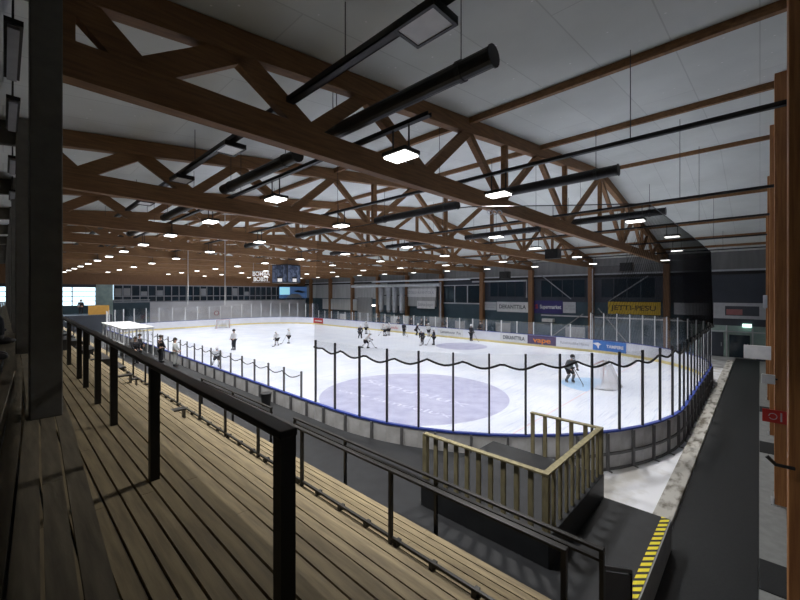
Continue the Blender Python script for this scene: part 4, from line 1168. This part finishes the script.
# ------------------------------------------------------------ far wall fittings
def pipe_thing(name, pts, r, m, label, cat, group=None, n=8): return tag(MB().tube(pts, r, n).build(name, m), label, cat, group)
xw = 38.6
brace = 0
for (ua, va, ub, vb) in ((541, 275, 571, 299), (609, 301, 648, 276), (551, 337, 583, 314), (598, 308, 628, 344)):
    pa = (38.9, y_on_x(ua, 38.9), z_at(ua, va, 38.9)); pb_ = (38.9, y_on_x(ub, 38.9), z_at(ub, vb, 38.9))
    brace += 1
    tag(MB().tube([pa, pb_], 0.05, 6).build('wall_brace', M['grey_metal']),
        ['thin grey brace over the navy banner', 'thin grey brace rising over the yellow banner', 'thin grey brace below the navy banner', 'thin grey brace below the yellow banner'][brace-1], 'brace', 'diagonal wind braces')
pipe_thing('drain_pipe', [(38.7, y_on_x(592.5, 38.7), 0), (38.7, y_on_x(592.5, 38.7), 7.3)], 0.05, M['dim_sign'], 'white pipe down the second timber wall column', 'pipe')
tag(B(39.12, 39.3, y_on_x(690, 39.1), y_on_x(541, 39.1), 2.62, 2.74).build('wall_rail', M['dim_sign']), 'long white horizontal rail along the long wall', 'rail')
tag(B(38.7, 39.29, y_on_x(551, 38.3), y_on_x(540, 38.3), 2.0, 2.35).build('air_heater', M['white_metal'], bevel=0.03), 'white box heater below the navy banner', 'heater')
# window frames in the bay between the fourth and fifth columns
ya, yb = y_on_x(481, 39.2), y_on_x(443, 39.2)
w3 = struct(B(39.22, 39.3, ya, yb, 3.75, 6.0).build('window_3', M['dark_glass']))
fr = MB(); fr.box(39.12, 39.2, ya, yb, 3.65, 3.8); fr.box(39.12, 39.2, ya, yb, 5.9, 6.0)
for i in range(4): y = ya+(yb-ya)*i/3; fr.box(39.12, 39.2, y-0.05, y+0.05, 3.7, 6.0)
fr.build('window_frame', M['dim_sign'], w3)
# pipes framing the dark bay
ya, yb = y_on_x(529, 38.6), y_on_x(470, 38.6)
pipe_thing('air_pipe', [(39.1, ya+0.5, 4.5), (39.1, ya+0.5, 6.35), (39.1, yb, 6.35)], 0.09, M['dim_sign'], 'white pipe framing the dark window bay', 'pipe')
pipe_thing('air_pipe', [(38.4, y_on_x(440.5, 38.4), 0.0), (38.4, y_on_x(440.5, 38.4), 6.4)], 0.10, M['dim_sign'], 'white vertical pipe beside the window bay', 'pipe')
# dark window strips in remaining bays
for k, (ua, ub) in enumerate(((655, 601), (585, 541), (524, 490))):
    ya, yb = y_on_x(ua, 39.2), y_on_x(ub, 39.2)
    w_ = struct(B(39.24, 39.3, ya, yb, 4.6, 6.3).build('window_%d' % (k+4), M['dark_glass']))
    fr = MB()
    for i in range(5): y = ya+(yb-ya)*i/4; fr.box(39.2, 39.28, y-0.03, y+0.03, 4.6, 6.3)
    fr.build('window_frame', M['wall_dark'], w_)
# ventilation ducts over the team benches
for k, u in enumerate((382, 389.5, 395.5, 402.5)):
    y = y_on_x(u, 38.0)
    t = empty('air_duct', (37.9, y, 2.6), 'silver vertical air duct over the team benches, %s from the grey door' % ORD[k], 'air duct', 'silver ducts over the benches')
    MB().tube([(0, 0, 0), (0, 0, 3.2)], 0.38, 14).build('duct_pipe', M['steel'], t)
    MB().tube([(0, 0, -0.35), (0, 0, 0)], [0.28, 0.38], 14).build('nozzle', M['grey_metal'], t)
    B(0.36, 0.98, -0.05, 0.05, 2.0, 2.1).build('wall_arm', M['dark_metal'], t)
for X_, ua, ub, z_, r_d, lb in ((37.9, 440, 352, 6.05, 0.22, 'long pale air duct high along the far wall'), (36.4, 470, 372, 6.6, 0.12, 'thinner pale duct just under the trusses by the far wall')):
    ya, yb = y_on_x(ua, X_), y_on_x(ub, X_)
    t = empty('supply_duct', (X_, ya, z_), lb, 'air duct')
    MB().tube([(0, 0, 0), (0, yb-ya, 0)], r_d, 12).build('duct_pipe', M['dim_sign'], t)
    for q in range(4): MB().tube([(0, (yb-ya)*(q+0.5)/4, r_d), (0, (yb-ya)*(q+0.5)/4, roof(X_)-z_-0.02)], 0.012, 5).build('hanger', M['dark_metal'], t)
tag(B(38.9, 39.2, y_on_x(436, 39), y_on_x(378, 39), 3.2, 5.9).build('wall_panel', M['cladding']), 'pale cladding panel behind the silver ducts', 'panel')
d3 = struct(B(39.1, 39.3, y_on_x(372, 39.2), y_on_x(358, 39.2), 0, 4.3).build('door_3', M['wall_grey']))
tag(B(38.9, 39.25, y_on_x(357, 39), y_on_x(323, 39), 2.2, 4.0).build('wall_panel', M['cladding']), 'pale cladding panel between grey door and corner', 'panel')
tag(B(38.5, 38.8, y_on_x(373.5, 38.6)-0.2, y_on_x(373.5, 38.6)+0.25, 3.0, 3.25).build('wall_lamp', M['lamp_lens']), 'small bright lamp on the wall above the benches', 'lamp')
# bench partitions and staff on the far side
for k, (u, w, h, m_) in enumerate(((395, 1.6, 1.9, 'dim_sign'), (406, 0.9, 2.0, 'light_cloth'), (435, 1.6, 2.1, 'grey_metal'), (343, 1.6, 1.8, 'dim_sign'), (575, 1.6, 1.9, 'grey_metal'), (460, 1.2, 1.8, 'wall_grey'), (503, 1.6, 1.9, 'wall_grey'))):
    y = y_on_x(u, 36.0)
    t = empty('bench_partition', (36.0, y, 0), ['pale partition below the silver ducts', 'narrow pale partition beside the ducts', 'grey partition below the stacked banners', 'pale partition between corner and grey door',
        'grey partition under the second wall column', 'dull grey partition near the leaning player', 'dull grey partition below the white lettered banner'][k], 'partition', 'partitions behind the far glass')
    B(-0.03, 0.03, -w/2, w/2, 0.15, h).build('panel', M[m_], t)
    for s_ in (-1, 1): B(-0.05, 0.05, s_*w/2-0.04, s_*w/2+0.04, 0, h+0.03).build('post', M['grey_metal'], t)
for k, u in enumerate((377, 384, 398, 411, 421, 426, 446, 480)):
    y = y_on_x(u, 35.4)
    person('dweller', 'stand', 35.5, y, 0.25, 180, 1.7, 'person in black standing at the far benches, %s from the grey door' % ORD[k], 'staff at the far benches')
tag(B(34.9, 36.3, y_on_x(486, 35.5), y_on_x(370, 35.5), -0.01, 0.25).build('bench_floor', M['rubber']), 'low black floor of the team benches across the ice', 'floor')
# dark loudspeakers under trusses
for k, (u, v, X) in enumerate(((505, 275, 31.0), (627, 267, 31.0), (553, 254, 24.0))):
    y = y_on_x(u, X); z = z_at(u, v, X)
    t = empty('loudspeaker', (X, y, z), 'black loudspeaker hanging below the roof, %s' % ['in the middle of the hall', 'nearest the aisle end', 'between two lamp rows'][k], 'loudspeaker', 'hanging loudspeakers')
    B(-0.3, 0.3, -0.4, 0.4, -0.3, 0.3).build('cabinet', M['black_metal'], t)
    MB().tube([(0, 0, 0.3), (0, 0, roof(X)-z-0.02)], 0.02, 5).build('hanger', M['dark_metal'], t)
# hanging coil on the net cable
x, y = path(-1.4)
t = empty('rope_coil', (x, y, 7.3), 'loose white rope coil hanging on the net cable', 'rope')
for k in range(3):
    MB().tube([(0.07+0.1*k+0.13*math.cos(i*math.pi/8), -0.1*k, -0.05+0.06*math.sin(i*math.pi/8)) for i in range(17)], 0.012, 5, caps=False).build('loop', M['dim_sign'], t)

# sagging cord along the low glass, waste bin, lobby lamp
cp = []
for i in range(161):
    y = 12.4+20.3*i/160; f = ((y-12.4)/1.27) % 1.0
    cp.append((7.60, y, 1.78+0.16*abs(2*f-1)**1.6))
tag(MB().tube(cp, 0.018, 5).build('sagging_cord', M['rope']), 'black sagging cord strung along the low glass by the stands', 'cord')
t = empty('waste_bin', (7.1, 14.0, 0.6), 'small black waste bin on the walkway by the low glass', 'bin')
MB().tube([(0, 0, 0), (0, 0, 0.46)], [0.16, 0.21], 16).build('bin_body', M['black_metal'], t)
MB().tube([(0, 0, 0.46), (0, 0, 0.49)], 0.225, 16).build('rim', M['dark_metal'], t)
